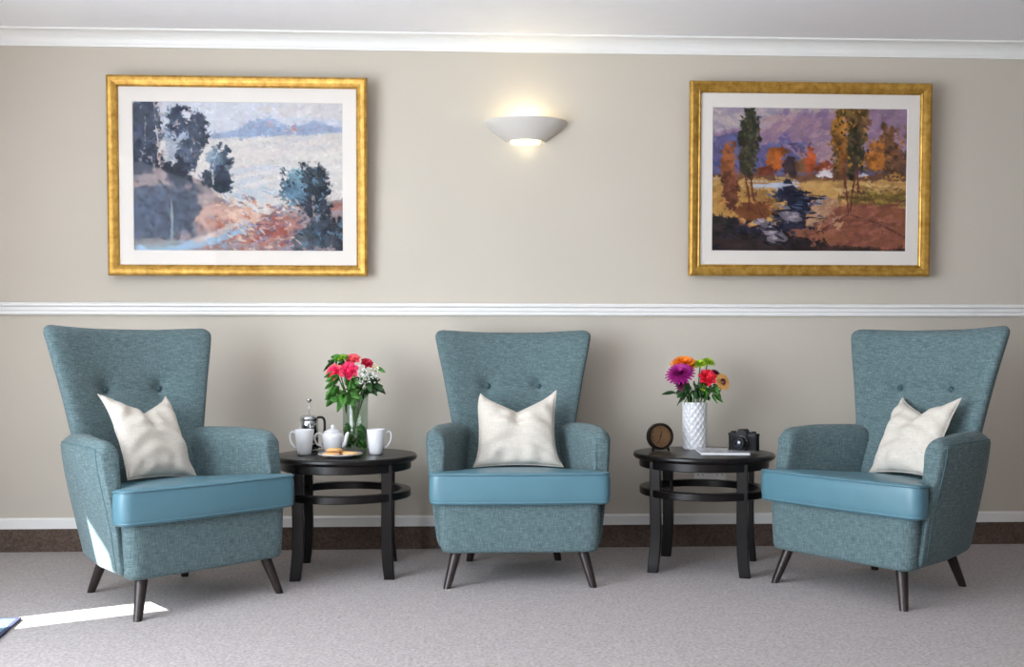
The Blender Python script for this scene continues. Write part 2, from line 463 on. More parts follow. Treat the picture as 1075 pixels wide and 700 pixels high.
# ---------------------------------------------------------------- scatter cushions
def pillow(x, y, z, rz, lean, roll, w, h, T, ears, dip, label, seed):
    """pillow in chair-local space; built upright in XZ, front is -y. ears: outward pull of the corners bl, br, tr, tl"""
    rnd = random.Random(seed); N = 44; g = G(); grid = {}
    ph = [rnd.uniform(0, 6.28) for _ in range(8)]
    for side in (0, 1):
        for i in range(N+1):
            for j in range(N+1):
                u = -1+2*i/N; v = -1+2*j/N
                edge = max(0, (1-u**4)*(1-v**4)); th = T*edge**.55*(1-.35*(abs(u)*abs(v))**1.5)
                # seams pull inward between the corners
                X = u*(1-.085*(1-v*v)); Z = v*(1-.07*(1-u*u))
                cn = (abs(u)*abs(v))**5
                k = ears[(0 if u < 0 else 1) if v < 0 else (3 if u < 0 else 2)]
                X *= 1+cn*k[0]; Z *= 1+cn*k[1]
                Z -= dip*2/h*max(0, 1-abs(u-.02)*1.05)**1.3*sm(-.2, 1, v)
                yy = th*(-1 if side == 0 else .6)
                wr = .006*math.sin(5*u+3*v+ph[0])*math.sin(4*v-2*u+ph[1])+.004*math.sin(11*u*v+6*u+ph[2])+.003*math.sin(14*v+7*u*u+ph[3])
                wr += .006*sm(.4, 1, -v)*math.sin(13*u+ph[4])
                yy += wr*edge**.4
                # a crease runs down from the dented top
                yy += (.022 if side == 0 else -.01)*math.exp(-((u-.02)/.16)**2)*sm(.0, .95, v)*edge**.3
                yy += cn*k[2]
                grid[side, i, j] = len(g.v); g.v.append(Vector((X*w/2, yy, Z*h/2+h/2)))
    for side in (0, 1):
        for i in range(N):
            for j in range(N):
                q = (grid[side,i,j], grid[side,i+1,j], grid[side,i+1,j+1], grid[side,i,j+1]); g.f.append(q)
    root = empty('scatter_cushion', (0,0,0))
    o = g.obj('cushion_cover', M['linen'], root)
    bmx = bmesh.new(); bmx.from_mesh(o.data); bmesh.ops.remove_doubles(bmx, verts=bmx.verts, dist=.0006); bmesh.ops.recalc_face_normals(bmx, faces=bmx.faces); bmx.to_mesh(o.data); bmx.free(); o.data.shade_smooth()
    seam = []
    for k in range(N): seam.append(grid[0,k,0])
    for k in range(N): seam.append(grid[0,N,k])
    for k in range(N): seam.append(grid[0,N-k,N])
    for k in range(N): seam.append(grid[0,0,N-k])
    G().tube([g.v[i] for i in seam], .0022, 6, True).obj('seam', M['linen'], root)
    ch = armchairs[x[0]]; x = x[1]
    rz0 = ch.rotation_euler.z; R = Matrix.Rotation(rz0, 4, 'Z'); p = R @ Vector((x, y, z)) + Vector(ch.location)
    m = Matrix.Translation(p) @ R @ Matrix.Rotation(rz, 4, 'Z') @ Matrix.Rotation(-lean, 4, 'X') @ Matrix.Rotation(roll, 4, 'Y')
    root.matrix_world = m; root.rotation_mode = 'XYZ'
    tag(root, label, 'cushion', 'cream scatter cushions on the armchairs'); return root

E0 = (.02, .02, 0)
pillow((0, -.025), .035, .434, math.radians(15), .52, math.radians(5), .320, .345, .052, [(.02,.0,0),(.05,.0,0),(-.10,.10,0),(.10,.05,0)], .060, 'cream linen scatter cushion in the armchair beside the tea table', 3)
pillow((1, .005), .045, .434, 0, .40, 0, .345, .312, .052, [(.08,.0,0),(.12,.0,0),(-.02,.07,-.05),(-.12,.10,0)], .062, 'cream linen scatter cushion with a folded top corner in the middle armchair', 9)
pillow((2, .045), .075, .434, math.radians(-16), .50, math.radians(-3), .325, .325, .052, [(.05,.0,0),(.02,.0,0),(.02,.06,0),(-.10,.11,0)], .055, 'cream linen scatter cushion in the armchair below the autumn landscape', 21)

# ---------------------------------------------------------------- side tables
TZ = .487
def make_table():
    root = empty('side_table', (0,0,0))
    g = G().lathe([(0,TZ-.026),(.285,TZ-.026),(.292,TZ-.022),(.297,TZ-.014),(.2965,TZ-.006),(.292,TZ-.001),(.286,TZ),(0,TZ)], 96)
    g.obj('tabletop', M['black_wood'], root, auto=35)
    G().lathe([(.268,TZ-.060),(.272,TZ-.057),(.272,TZ-.026),(.25,TZ-.026),(.25,TZ-.060),(.268,TZ-.060)], 96).obj('apron', M['black_wood'], root, auto=35)
    G().lathe([(.232,.312),(.268,.312),(.271,.315),(.271,.339),(.268,.342),(.232,.342),(.229,.339),(.229,.315),(.232,.312)], 96).obj('ring_stretcher', M['black_wood'], root, auto=35)
    for k in range(4):
        a = PI/4+k*PI/2; ca, sa = math.cos(a), math.sin(a); rings = []
        for z, r in [(TZ-.027,.250),(.40,.250),(.30,.250),(.22,.2485),(.15,.2485),(.09,.252),(.04,.2585),(.006,.264),(0,.264)]:
            hwd = .0235 if z > .006 else .0225; hd = lerp(.019, .022, z/.46)
            # legs are square-on to the sides of the square they stand in
            pts = []
            for dx, dy in ((-1,-1),(1,-1),(1,1),(-1,1)):
                pts.append((ca*r+dx*hwd*.95, sa*r+dy*hd, z))
            rings.append(pts)
        g = G(); g.loft(rings); g.obj('leg', M['black_wood'], root, smooth=True, auto=40, bevel=.003)
    return root
t1 = make_table(); x, y = P(-.695, 4.305); t1.location = (x, y, 0); t1.rotation_euler.z = math.radians(5)-YAW
tag(t1, 'round black side table carrying the tea things and the glass vase', 'side table', 'round black side tables')
t2 = copy_tree(t1); x, y = P(.817, 4.39); t2.location = (x, y, 0); t2.rotation_euler.z = math.radians(-17)-YAW
tag(t2, 'round black side table carrying the clock and the white vase', 'side table', 'round black side tables')

# ---------------------------------------------------------------- things on the tea table
def at(name, x, d, z=TZ, rz=0):
    px, py = P(x, d); return empty(name, (px, py, z), rz-YAW)

def mug():
    root = at('mug', -.862, 4.27, rz=math.radians(172))
    g = G().lathe([(0,0),(.026,0),(.029,.003),(.031,.02),(.036,.06),(.0405,.103),(.0400,.105),(.0385,.104),(.034,.06),(.028,.012),(0,.008)], 40)
    g.obj('mug_body', M['ceramic'], root)
    g = G(); pts = catmull([(.033,0,.028),(.044,0,.032),(.058,0,.052),(.062,0,.078),(.055,0,.093),(.044,0,.092),(.0375,0,.086)], 5)
    g.tube(pts, .0042, 8).obj('handle', M['ceramic'], root); return root
m1 = mug(); tag(m1, 'white mug in front of the steel cafetiere, handle away from the vase', 'mug', 'white mugs on the tea table')
m2 = copy_tree(m1); px, py = P(-.566, 4.29); m2.location = (px, py, TZ); m2.rotation_euler.z = math.radians(12)-YAW
tag(m2, 'white mug standing beside the glass vase and biscuits', 'mug', 'white mugs on the tea table')

def teapot():
    root = at('teapot', -.755, 4.335)
    G().lathe([(0,0),(.030,0),(.033,.003),(.036,.012),(.044,.04),(.048,.066),(.046,.080),(.038,.088),(.034,.090),(0,.090)], 40).obj('pot_body', M['ceramic'], root)
    lid = G().lathe([(.037,.088),(.036,.093),(.024,.100),(.010,.104),(.007,.107),(.010,.112),(.009,.118),(.004,.121),(0,.1215)], 32).obj('lid', M['ceramic'], root)
    pts = catmull([(.036,0,.030),(.048,0,.040),(.055,0,.062),(.061,0,.080),(.067,0,.088)], 5)
    n = len(pts); G().tube(pts, [lerp(.014, .0055, i/(n-1)) for i in range(n)], 10).obj('spout', M['ceramic'], root)
    pts = catmull([(-.040,0,.074),(-.056,0,.084),(-.072,0,.078),(-.076,0,.058),(-.066,0,.038),(-.046,0,.030),(-.034,0,.030)], 5)
    G().tube(pts, .0045, 8).obj('handle', M['ceramic'], root)
    tag(root, 'small round white teapot with a lid between the mug and the vase', 'teapot')
teapot()

def cafetiere():
    root = at('cafetiere', -.872, 4.42, rz=0)
    G().lathe([(0,.004),(.0355,.004),(.0355,.138),(.034,.138),(.034,.006),(0,.006)], 36).obj('beaker', M['glass'], root)
    G().lathe([(0,.0065),(.033,.0065),(.033,.078),(0,.078)], 30).obj('coffee', plain('brewed_coffee', srgb(30,18,12), .1), root)
    g = G().lathe([(.037,0),(.038,.006),(.0375,.010),(.0375,.0),(.037,0)], 36)
    g.lathe([(.0360,.092),(.0376,.094),(.0376,.132),(.0360,.134),(.0360,.092)], 36)
    for zc in (.028, .060): g.lathe([(.0362,zc),(.0375,zc+.001),(.0375,zc+.009),(.0362,zc+.010),(.0362,zc)], 36)
    for k in range(4):
        a = k*PI/2+.35; g.tube([(.0372*math.cos(a), .0372*math.sin(a), .003), (.0372*math.cos(a), .0372*math.sin(a), .138)], .0026, 6)
    g.obj('steel_cage', M['chrome'], root)
    lid = G().lathe([(.0385,.134),(.039,.142),(.037,.149),(.024,.156),(.006,.158),(0,.158)], 36).obj('lid', M['chrome'], root)
    G().tube([(0,0,.150),(0,0,.214)], .0022, 8).obj('plunger_rod', M['chrome'], root)
    G().lathe([(0,.210),(.004,.211),(.010,.216),(.0125,.221),(.010,.226),(0,.228)], 20).obj('plunger_knob', M['chrome'], root)
    pts = catmull([(.037,-.0,.146),(.056,0,.146),(.066,0,.132),(.067,0,.09),(.062,0,.036),(.050,0,.022),(.0385,0,.022)], 5)
    G().tube(pts, .0055, 8).obj('handle', M['black_plastic'], root)
    tag(root, 'polished steel and glass cafetiere with a raised plunger behind the mug', 'coffee press')
cafetiere()

root = at('plate', -.693, 4.155)
G().lathe([(0,.0015),(.040,0),(.046,.001),(.070,.009),(.088,.014),(.0885,.0158),(.086,.016),(.068,.0115),(.048,.0055),(0,.005)], 56).obj('dish', M['ceramic'], root)
G().lathe([(.0875,.0145),(.0888,.0145),(.0888,.0165),(.0875,.0165),(.0875,.0145)], 56).obj('rim', M['ceramic'], root)
tag(root, 'small white plate of biscuits at the front of the tea table', 'plate')
def biscuit(dx, dy, z, tilt, rz, r, label):
    g = G(); rnd = random.Random(int(rz*100)+5); n = 28; rings = []
    wob = [1+.05*rnd.uniform(-1, 1) for _ in range(n)]
    for rr, zz in [(.0,0),(.86,0),(.97,.003),(1,.006),(.96,.010),(.82,.0128),(.5,.0145),(.0,.015)]:
        rings.append([((rr+1e-4)*r*wob[j]*math.cos(2*PI*j/n), (rr+1e-4)*r*wob[j]*math.sin(2*PI*j/n), zz) for j in range(n)])
    g.loft(rings); o = g.obj('biscuit', M['biscuit'])
    px, py = P(-.693+dx, 4.155+dy); o.location = (px, py, TZ+z); o.rotation_euler = (tilt[0], tilt[1], rz)
    tag(o, label, 'biscuit', 'biscuits on the white plate')
biscuit(-.034, -.008, .0075, (.05,-.10), .3, .037, 'golden oval biscuit on the plate, the one closest to the teapot')
biscuit(.016, .026, .0085, (.0,.03), 1.1, .026, 'small golden biscuit in the middle of the plate, behind the others')
biscuit(.045, -.012, .0085, (.06,.12), 2.0, .033, 'golden biscuit on the plate nearest the right-hand mug')
biscuit(-.024, .002, .0235, (.05,-.06), 4.0, .033, 'golden biscuit lying on top of another on the plate')

# ---------------------------------------------------------------- vases and flowers
def glass_vase():
    root = at('glass_vase', -.676, 4.44)
    h = .243
    G().lathe([(0,0),(.050,0),(.053,.004),(.0535,.06),(.055,h-.002),(.0542,h),(.0525,h-.002),(.051,.06),(.049,.016),(0,.014)], 48).obj('vessel', M['vase_thin'], root)
    G().lathe([(0,.0145),(.0485,.0165),(.0508,.06),(.0512,.105),(0,.105)], 40).obj('water', M['vase_thin'], root)
    tag(root, 'tall clear glass cylinder vase half full of water on the tea table', 'vase')
glass_vase()
def white_vase():
    root = at('ceramic_vase', .808, 4.55)
    h = .207; n = 200; rings = []
    zs = [0,.003]+[lerp(.006, h-.004, k/170) for k in range(171)]+[h-.001, h]
    for z in zs:
        ring = []
        for j in range(n):
            a = 2*PI*j/n; u = a*14; v = z*14/.054*.72
            r = .0545-.0034*min(1, 1.5*abs(math.sin((u+v)/2))*abs(math.sin((u-v)/2)))
            if z in (0, h): r = .0515
            ring.append((r*math.cos(a), r*math.sin(a), z))
        rings.append(ring)
    for r, z in ((.049,h),(.0475,h-.004),(.047,.01)): rings.append([(r*math.cos(2*PI*j/n), r*math.sin(2*PI*j/n), z) for j in range(n)])
    g = G(); g.loft(rings); g.obj('vessel', M['ceramic'], root, auto=50)
    tag(root, 'white ceramic cylinder vase embossed with a diamond lattice on the clock table', 'vase')
white_vase()

def leaf_geo(g, base, dirv, L, wd, droop=.3, n=6, fold=.15, roll=.9):
    d = Vector(dirv).normalized(); side = d.cross(Vector((0,0,1)))
    if side.length < .1: side = Vector((1,0,0))
    side.normalize(); side.rotate(Matrix.Rotation(roll, 3, d)); up = side.cross(d).normalized(); b = Vector(base); vs = []; fs = []
    for k in range(n+1):
        t = k/n; w_ = wd*math.sin(PI*min(1, t*.92+.04))**.8*(1-.25*t); c = b+d*(L*t)+Vector((0,0,-droop*L*t*t))
        vs += [c-side*w_+up*fold*w_, c-up*.0004, c+side*w_+up*fold*w_]
        vs += [c+side*w_+up*(fold*w_-.0009), c-up*.0013, c-side*w_+up*(fold*w_-.0009)]
    for k in range(n):
        a = k*6; b2 = a+6
        for q in range(6): fs.append((a+q, a+(q+1) % 6, b2+(q+1) % 6, b2+q))
    fs.append((5,4,3,2,1,0)); fs.append(tuple(n*6+q for q in range(6)))
    g.add(vs, fs)

def petal(g, ang, r0, L, wd, elev, curl, z0=0, cup=.3, n=5, m=4):
    """one curved petal growing outwards from r0"""
    vs = []; rr, zz = r0, z0; e = elev
    pts = []
    for k in range(n+1):
        t = k/n; w_ = wd*(math.sin(PI*(.12+.80*t))**.7)
        for q in range(m+1):
            s = -1+2*q/m; pts.append((rr+cup*wd*(s*s)*-.5, s*w_, zz+cup*wd*s*s*.8))
        rr += L/n*math.cos(e); zz += L/n*math.sin(e); e -= curl/n
    ca, sa = math.cos(ang), math.sin(ang)
    vs = [(x*ca-y*sa, x*sa+y*ca, z) for x, y, z in pts]
    fs = [(k*(m+1)+q, k*(m+1)+q+1, (k+1)*(m+1)+q+1, (k+1)*(m+1)+q) for k in range(n) for q in range(m)]
    g.add(vs, fs)

def bloom_rose(R, mat, parent, mtx, mat2=None):
    g = G(); rnd = random.Random(int(R*1e5))
    for cnt, r0, L, el, cu, wd in [(3,.06,.85,1.55,.9,.34),(5,.16,.95,1.45,1.2,.42),(6,.26,1.05,1.3,1.7,.5)]:
        for k in range(cnt): petal(g, 2*PI*k/cnt+r0*9+rnd.uniform(-.1,.1), r0*R*.5, L*R, wd*R, el, cu, -.45*R, .35)
    g.lathe([(0,-.55*R),(.3*R,-.45*R),(.42*R,-.1*R),(.25*R,.2*R),(0,.3*R)], 14)
    o = g.xf(mtx).obj('bloom', mat, parent)
    g = G()
    for k in range(7): petal(g, 2*PI*k/7+.3+rnd.uniform(-.1,.1), .16*R, 1.25*R, .55*R, 1.05, 1.6, -.5*R, .35)
    g.xf(mtx).obj('outer_petals', mat2 or mat, parent)

def bloom_daisy(R, layers, mat, parent, mtx, centre=None, per=16, wd=.16, name='bloom'):
    g = G()
    for li in range(layers):
        t = li/max(1, layers-1) if layers > 1 else 0
        L = R*lerp(1.0, .45, t); el = lerp(.05, 1.15, t)
        for k in range(per): petal(g, 2*PI*k/per+li*.21, .08*R, L, wd*R, el+.25, .55, .028*R*li, .25, 4, 2)
    g.lathe([(0,-.12*R),(.3*R,-.05*R),(.28*R,.12*R),(0,.2*R)], 12)
    g.xf(mtx).obj(name, mat, parent)
    if centre: G().lathe([(0,.0),(.3*R,.02*R),(.26*R,.16*R),(.12*R,.24*R),(0,.25*R)], 16).xf(mtx).obj('flower_centre', centre, parent)

def flower(name, vase, head, tip_dir, kind, label, group, stem_r=.0028, foot=None, leaves=()):
    """head in vase-local coordinates; root Empty sits at the stem's foot"""
    vx, vd, vh = vase; fx, fy = foot or (-head[0]*.35, -head[1]*.35)
    px, py = P(vx, vd); root = empty(name, (px, py, TZ), -YAW)
    hd = Vector(head); d = Vector(tip_dir).normalized()
    rim = Vector((max(-.04, min(.04, head[0]*.45)), max(-.04, min(.04, head[1]*.45)), vh))
    pts = catmull([(fx, fy, .018), rim, hd-d*.02, hd-d*.004], 6)
    G().tube(pts, stem_r, 6).obj('stem', M['stem'], root)
    q = Vector((0,0,1)).rotation_difference(d).to_matrix().to_4x4(); mtx = Matrix.Translation(hd) @ q
    kind(root, mtx)
    if leaves:
        g = G()
        for (t, dv, L, wd) in leaves:
            b = pts[int(t*(len(pts)-1))]; leaf_geo(g, b, dv, L, wd)
        g.obj('leaves', M['leaf_dark'] if vase is V2 else M['leaf'], root)
    tag(root, label, 'flower', group); return root

V1 = (-.676, 4.44, .243); V2 = (.808, 4.55, .207)
# px offsets -> metres: about .0041 m a pixel at both vases; heads relative to vase foot
s1 = 4.40/1080
def h1(u, v, y=-.03):   # position in the picture plane of the vase, y toward/away
    return ((u-537.5)*s1+.676, y, H-(v-376)*s1-TZ)
GP = 'roses in the glass vase'
k_rose = lambda R, m, m2=None: (lambda root, mt: bloom_rose(R, M[m], root, mt, M[m2] if m2 else None))
flower('rose', V1, h1(351,391,-.05), (-.5,-1,.4), k_rose(.036,'pink','coral'), 'deep pink rose on the side of the bouquet facing the left-hand armchair', GP, leaves=[(.7,(-.8,-.6,.1),.06,.02),(.6,(-.5,-1,-.5),.06,.022)])
flower('rose', V1, h1(367,389,-.06), (.0,-1,.5), k_rose(.037,'pink','pink'), 'deep pink rose with full petals at the centre of the bouquet', GP, leaves=[(.62,(.1,-1,-.6),.065,.022),(.7,(.5,-.8,-.1),.05,.018)])
flower('rose', V1, h1(369,377,-.01), (.0,-.8,.9), k_rose(.031,'coral','coral'), 'coral rose with open petals, topmost of the bouquet', GP)
flower('rose', V1, h1(384,381,.0), (.4,-.7,.8), k_rose(.026,'crimson'), 'dark crimson rose above the white sprays', GP)
flower('rose', V1, h1(358,384,.03), (-.2,-.5,1), k_rose(.024,'coral'), 'small coral rose half hidden at the back of the bouquet', GP)
flower('rose', V1, h1(393,387,-.0), (.6,-.7,.6), k_rose(.020,'cream_petal'), 'small cream rose at the outer edge beside the white sprays', GP, leaves=[(.8,(1,-.3,.0),.05,.014)])
flower('green_rosebud', V1, h1(357,376,-.02), (-.2,-.6,1), k_rose(.028,'leaf_light','leaf'), 'green leafy bud standing at the top of the bouquet', None, leaves=[(.85,(-.9,-.3,.5),.05,.018),(.8,(-1,-.4,.1),.05,.018)])
# white sprays
def spray(root, mt):
    g = G(); s = G(); rnd = random.Random(4)
    for k in range(46):
        p = Vector((rnd.gauss(0,.018), rnd.gauss(0,.016), rnd.gauss(0,.018))); r = rnd.uniform(.0026,.0044)
        g.lathe([(0,-r),(r*.8,-r*.5),(r,0),(r*.7,r*.6),(0,r)], 7, tuple(p))
        s.tube([(0,0,-.05), tuple(p)], .0005, 4)
    s.xf(mt).obj('twigs', M['stem'], root); g.xf(mt).obj('tiny_blooms', M['white_petal'], root)
flower('gypsophila_spray', V1, h1(381,395,-.055), (.1,-.6,.9), spray, 'white frothy spray hanging in front of the crimson rose', None, .0014)
flower('gypsophila_spray', V1, h1(389,393,-.02), (.6,-.4,.7), spray, 'white frothy spray at the outer edge under the cream rose', None, .0014)
# foliage sprigs
def sprig(seed, cnt, spread, L, wd, z0, z1, mats='leaf', bias=(0,0)):
    def k(root, mt):
        rnd = random.Random(seed); g = G()
        for i in range(cnt):
            a = rnd.uniform(0, 2*PI); t = rnd.uniform(z0, z1); b = Vector((math.cos(a)*spread*.5, math.sin(a)*spread*.5, t))
            leaf_geo(g, b, (math.cos(a)+bias[0], math.sin(a)+bias[1]-.3, rnd.uniform(-.7, .6)), L*rnd.uniform(.7, 1.2), wd*rnd.uniform(.8, 1.15), rnd.uniform(.1, .6), roll=rnd.uniform(.4, 2.2))
        g.xf(Matrix.Translation(mt.translation)).obj('leaves', M[mats], root)
    return k
flower('foliage_sprig', V1, h1(360,404,-.05), (-.2,-.4,1), sprig(1, 34, .05, .05, .021, -.045, .035), 'bright green leaf sprig filling the front of the rose bouquet', None)
flower('foliage_sprig', V1, h1(361,419,-.045), (-.1,-.6,.6), sprig(2, 12, .03, .05, .02, -.025, .02), 'leaf sprig drooping over the rim of the glass vase', None)
flower('foliage_sprig', V1, h1(384,405,.0), (.4,-.2,.8), sprig(5, 24, .05, .05, .015, -.03, .03, 'leaf_dark', (.5,0)), 'darker leaf sprig on the outer edge below the white sprays', None)
flower('foliage_sprig', V1, h1(350,382,.01), (-.5,-.2,.8), sprig(8, 14, .03, .035, .012, -.02, .02, 'leaf_dark', (-.4,0)), 'small leaf sprig above the pink rose at the bouquet edge', None)
flower('foliage_sprig', V1, (0,-.01,.20), (0,-.2,1), sprig(12, 170, .045, .03, .007, -.178, -.085, 'leaf'), 'leafy stems packed under water inside the glass vase', None, .003)

s2 = 4.52/1080
def h2(u, v, y=-.03): return ((u-537.5)*s2-.808, y, H-(v-376)*s2-TZ)
flower('chrysanthemum', V2, h2(714,394,-.04), (-.25,-.6,.75), lambda r, m: bloom_daisy(.064, 6, M['magenta'], r, m, per=20, wd=.13), 'large magenta chrysanthemum at the front of the white vase', None, leaves=[(.75,(-1,-.4,-.2),.05,.015)])
flower('gerbera', V2, h2(720,384,.015), (-.05,-.5,1), lambda r, m: bloom_daisy(.062, 4, M['orange'], r, m, M['orange'], 20, .14), 'orange gerbera behind the magenta bloom', None)
flower('button_mum', V2, h2(736,383,.0), (-.1,-.5,1), lambda r, m: bloom_daisy(.033, 4, M['lime'], r, m, M['leaf'], 12, .2), 'lime green button bloom next to the orange gerbera', 'lime green button blooms')
flower('button_mum', V2, h2(745,381,.01), (.25,-.5,1), lambda r, m: bloom_daisy(.033, 4, M['lime'], r, m, M['leaf'], 12, .2), 'lime green button bloom at the very top of the mixed bouquet', 'lime green button blooms')
flower('button_mum', V2, h2(737,407,-.05), (.0,-.9,.4), lambda r, m: bloom_daisy(.018, 2, M['lime'], r, m, M['leaf'], 10, .2), 'small lime green bloom low down under the red rose', 'lime green button blooms')
flower('rose', V2, h2(742,396,-.05), (.1,-.9,.5), k_rose(.036,'red'), 'bright red rose at the centre of the mixed bouquet', None)
flower('carnation', V2, h2(758,401,-.03), (.55,-.9,.3), lambda r, m: (bloom_daisy(.038, 1, M['peach'], r, m, None, 22, .17, 'outer_petals'), bloom_daisy(.020, 4, M['plum'], r, m, None, 14, .18)), 'peach bloom with a plum heart, lowest at the outer edge', None)
flower('carnation', V2, h2(752,393,.0), (.4,-.6,.7), lambda r, m: bloom_daisy(.026, 4, M['plum'], r, m, None, 16, .16), 'dark plum bloom between the red rose and the peach bloom', None)
flower('carnation', V2, h2(716,404,-.03), (-.2,-.9,.1), lambda r, m: bloom_daisy(.030, 4, M['plum'], r, m, None, 16, .16), 'dark plum bloom tucked below the magenta chrysanthemum', None)
flower('foliage_sprig', V2, h2(728,409,-.02), (0,-.4,1), sprig(21, 64, .06, .045, .013, -.03, .03, 'leaf_dark'), 'dark leaf sprig rising from the mouth of the white vase', None)
flower('foliage_sprig', V2, h2(744,408,-.02), (.3,-.4,1), sprig(22, 24, .04, .045, .012, -.03, .02, 'leaf'), 'green leaf sprig under the red rose in the white vase', None)
def lone(root, mt):
    g = G(); leaf_geo(g, mt.translation+Vector((.03,0,0)), (-1,-.2,.0), .062, .0125, .12); g.obj('leaf_blade', M['leaf_dark'], root)
flower('eucalyptus_leaf', V2, h2(702,412,-.02), (-1,-.1,.1), lone, 'single oval leaf reaching out toward the clock side', None, .0014)

# ---------------------------------------------------------------- clock, magazine, camera
def clock():
    root = at('table_clock', .640, 4.45, TZ+.0625, math.radians(14)); R = .058; X = Matrix.Rotation(PI/2, 4, 'X')
    tilt = Matrix.Rotation(math.radians(-6), 4, 'X')
    A = lambda g: g.xf(tilt @ X)
    A(G().lathe([(0,-.028),(.045,-.028),(R-.004,-.022),(R,-.012),(R,.012),(R-.002,.017),(R-.009,.018),(R-.012,.012),(R-.012,.006),(0,.006)], 56)).obj('case', M['dark_metal'], root, auto=40)
    A(G().lathe([(0,.0065),(R-.0125,.0065),(R-.0125,.0085),(0,.0085)], 48)).obj('dial', M['bronze_face'], root, auto=40)
    g = G()
    for k in range(12):
        a = k*PI/6; r0, r1 = .033, .040; w_ = .0016 if k % 3 else .0026
        c, s = math.cos(a), math.sin(a); n = len(g.v); g.box(r0, r1, -w_/2, w_/2, .0085, .0095); g.xf(Matrix.Rotation(a, 4, 'Z'), n)
    A(g).obj('hour_marks', M['dark_metal'], root, False)
    for L, w_, a in ((.024,.0034,math.radians(75)),(.034,.0024,math.radians(-115))):
        g = G().box(-.006, L, -w_/2, w_/2, .0098, .0106); g.xf(Matrix.Rotation(a, 4, 'Z')); A(g).obj('hand', M['dark_metal'], root, False)
    A(G().lathe([(0,.0095),(.004,.0095),(.003,.0125),(0,.013)], 16)).obj('centre_cap', M['dark_metal'], root)
    A(G().lathe([(.0455,.0135),(.046,.0145),(0,.0145)], 40)).obj('clock_glass', M['glazing'], root)
    for sx in (-1, 1):
        G().tube([(sx*.032,-.006,-.046),(sx*.038,-.010,-.0620)], [.006,.0045], 10).obj('foot', M['dark_metal'], root)
    tag(root, 'round dark bronze table clock with a tan dial', 'clock')
clock()

def magazine():
    root = at('magazine', .893, 4.375, TZ, math.radians(-4))
    G().box(-.098,.098,-.115,.115,.0015,.0075).obj('pages', M['pages'], root, False)
    G().box(-.1,.1,-.117,.117,.0075,.009).obj('front_cover', M['cover'], root, False)
    G().box(-.1,.1,-.117,.117,0,.0015).obj('back_cover', M['pages'], root, False)
    tag(root, 'thin magazine lying flat under the black camera', 'magazine')
magazine()

def camera_body():
    root = at('film_camera', .985, 4.37, TZ+.009, math.radians(-38))
    g = G()
    def rb(x0, x1, y0, y1, z0, z1, r):
        ol = round_poly([(x0,y0),(x1,y0),(x1,y1),(x0,y1)], r, 4)
        return [[(p.x, p.y, z) for p in ol] for z in (z0, z1)]
    G().loft(rb(-.066,.066,-.017,.017,.004,.060,.012)).obj('body', M['leather'], root, auto=40)
    g = G().loft(rb(-.067,.067,-.0185,.0185,.060,.073,.012)); g.loft(rb(-.067,.067,-.018,.018,0,.005,.012)).obj('top_and_base_plates', M['black_plastic'], root, auto=40)
    g = G(); g.loft([[(x*s, y, z) for x, y in ((-.024,-.026),(.024,-.026),(.024,.014),(-.024,.014))] for s, z in ((1,.060),(1,.074),(.62,.089),(.45,.091))]); g.obj('viewfinder_hump', M['black_plastic'], root, False, bevel=.002)
    g = G(); X = Matrix.Translation((0,-.017,.034)) @ Matrix.Rotation(PI/2, 4, 'X')
    g.lathe([(0,0),(.029,0),(.029,.010),(.027,.011),(.027,.014),(.0295,.015),(.0295,.034),(.0275,.036),(.0275,.046),(.0245,.0465),(.021,.040),(0,.038)], 40).xf(X)
    lens = g.obj('lens_barrel', M['black_plastic'], root, auto=35)
    G().lathe([(0,.0385),(.0205,.0385),(.012,.0425),(0,.044)], 30).xf(X).obj('front_element', plain('coated_lens_glass', srgb(24,26,40), .05, coat=1), lens)
    G().lathe([(.0290,.0105),(.0300,.011),(.0300,.0135),(.0290,.014),(.0290,.0105)], 40).xf(X).obj('mount_ring', M['chrome'], lens)
    for x, r, h in ((.045,.0105,.009),(-.048,.011,.008),(.027,.005,.006)):
        G().lathe([(0,.072),(r,.072),(r,.073+h-.001),(r-.001,.073+h),(0,.073+h)], 24, (x,0,0)).obj('dial', M['black_plastic'], root, auto=40)
    tag(root, 'black film camera with a round lens standing on the magazine', 'camera')
camera_body()

# ---------------------------------------------------------------- socket on the wall
g_root = empty('power_socket', (1.154, W, .354)); r = g_root
G().box(-.077,.077,-.009,0,-.043,.043).obj('face_plate', M['socket'], r, False, bevel=.003)
for sx in (-1, 1):
    G().box(sx*.018-.008, sx*.018+.008, -.0125, -.008, .008, .026).obj('switch', M['socket'], r, False, bevel=.001)
    g = G()
    for dx, dz, w_, h_ in ((0,.004,.004,.008),(-.011,-.016,.006,.004),(.011,-.016,.006,.004)):
        g.box(sx*.046+dx-w_/2, sx*.046+dx+w_/2, -.0094, -.0085, dz-h_/2, dz+h_/2)
    g.obj('pin_holes', M['black_plastic'], r, False)
tag(r, 'white double wall socket behind the clock table', 'socket')

# ---------------------------------------------------------------- floor mat at the edge
px, py = P(-1.665, 3.49); rt = empty('floor_mat', (px, py, 0), math.radians(11)-YAW)
G().box(-.60,-.012,-.44,-.012,0,.008).obj('mat_pile', M['rug'], rt, False)
G().box(-.612,0,-.012,0,0,.009).box(-.012,0,-.44,-.012,0,.009).box(-.612,0,-.452,-.44,0,.009).box(-.612,-.60,-.44,-.012,0,.009).obj('edge_binding', M['rug_edge'], rt, False)
tag(rt, 'pale blue speckled floor mat with dark binding beside the sunlit armchair', 'mat')

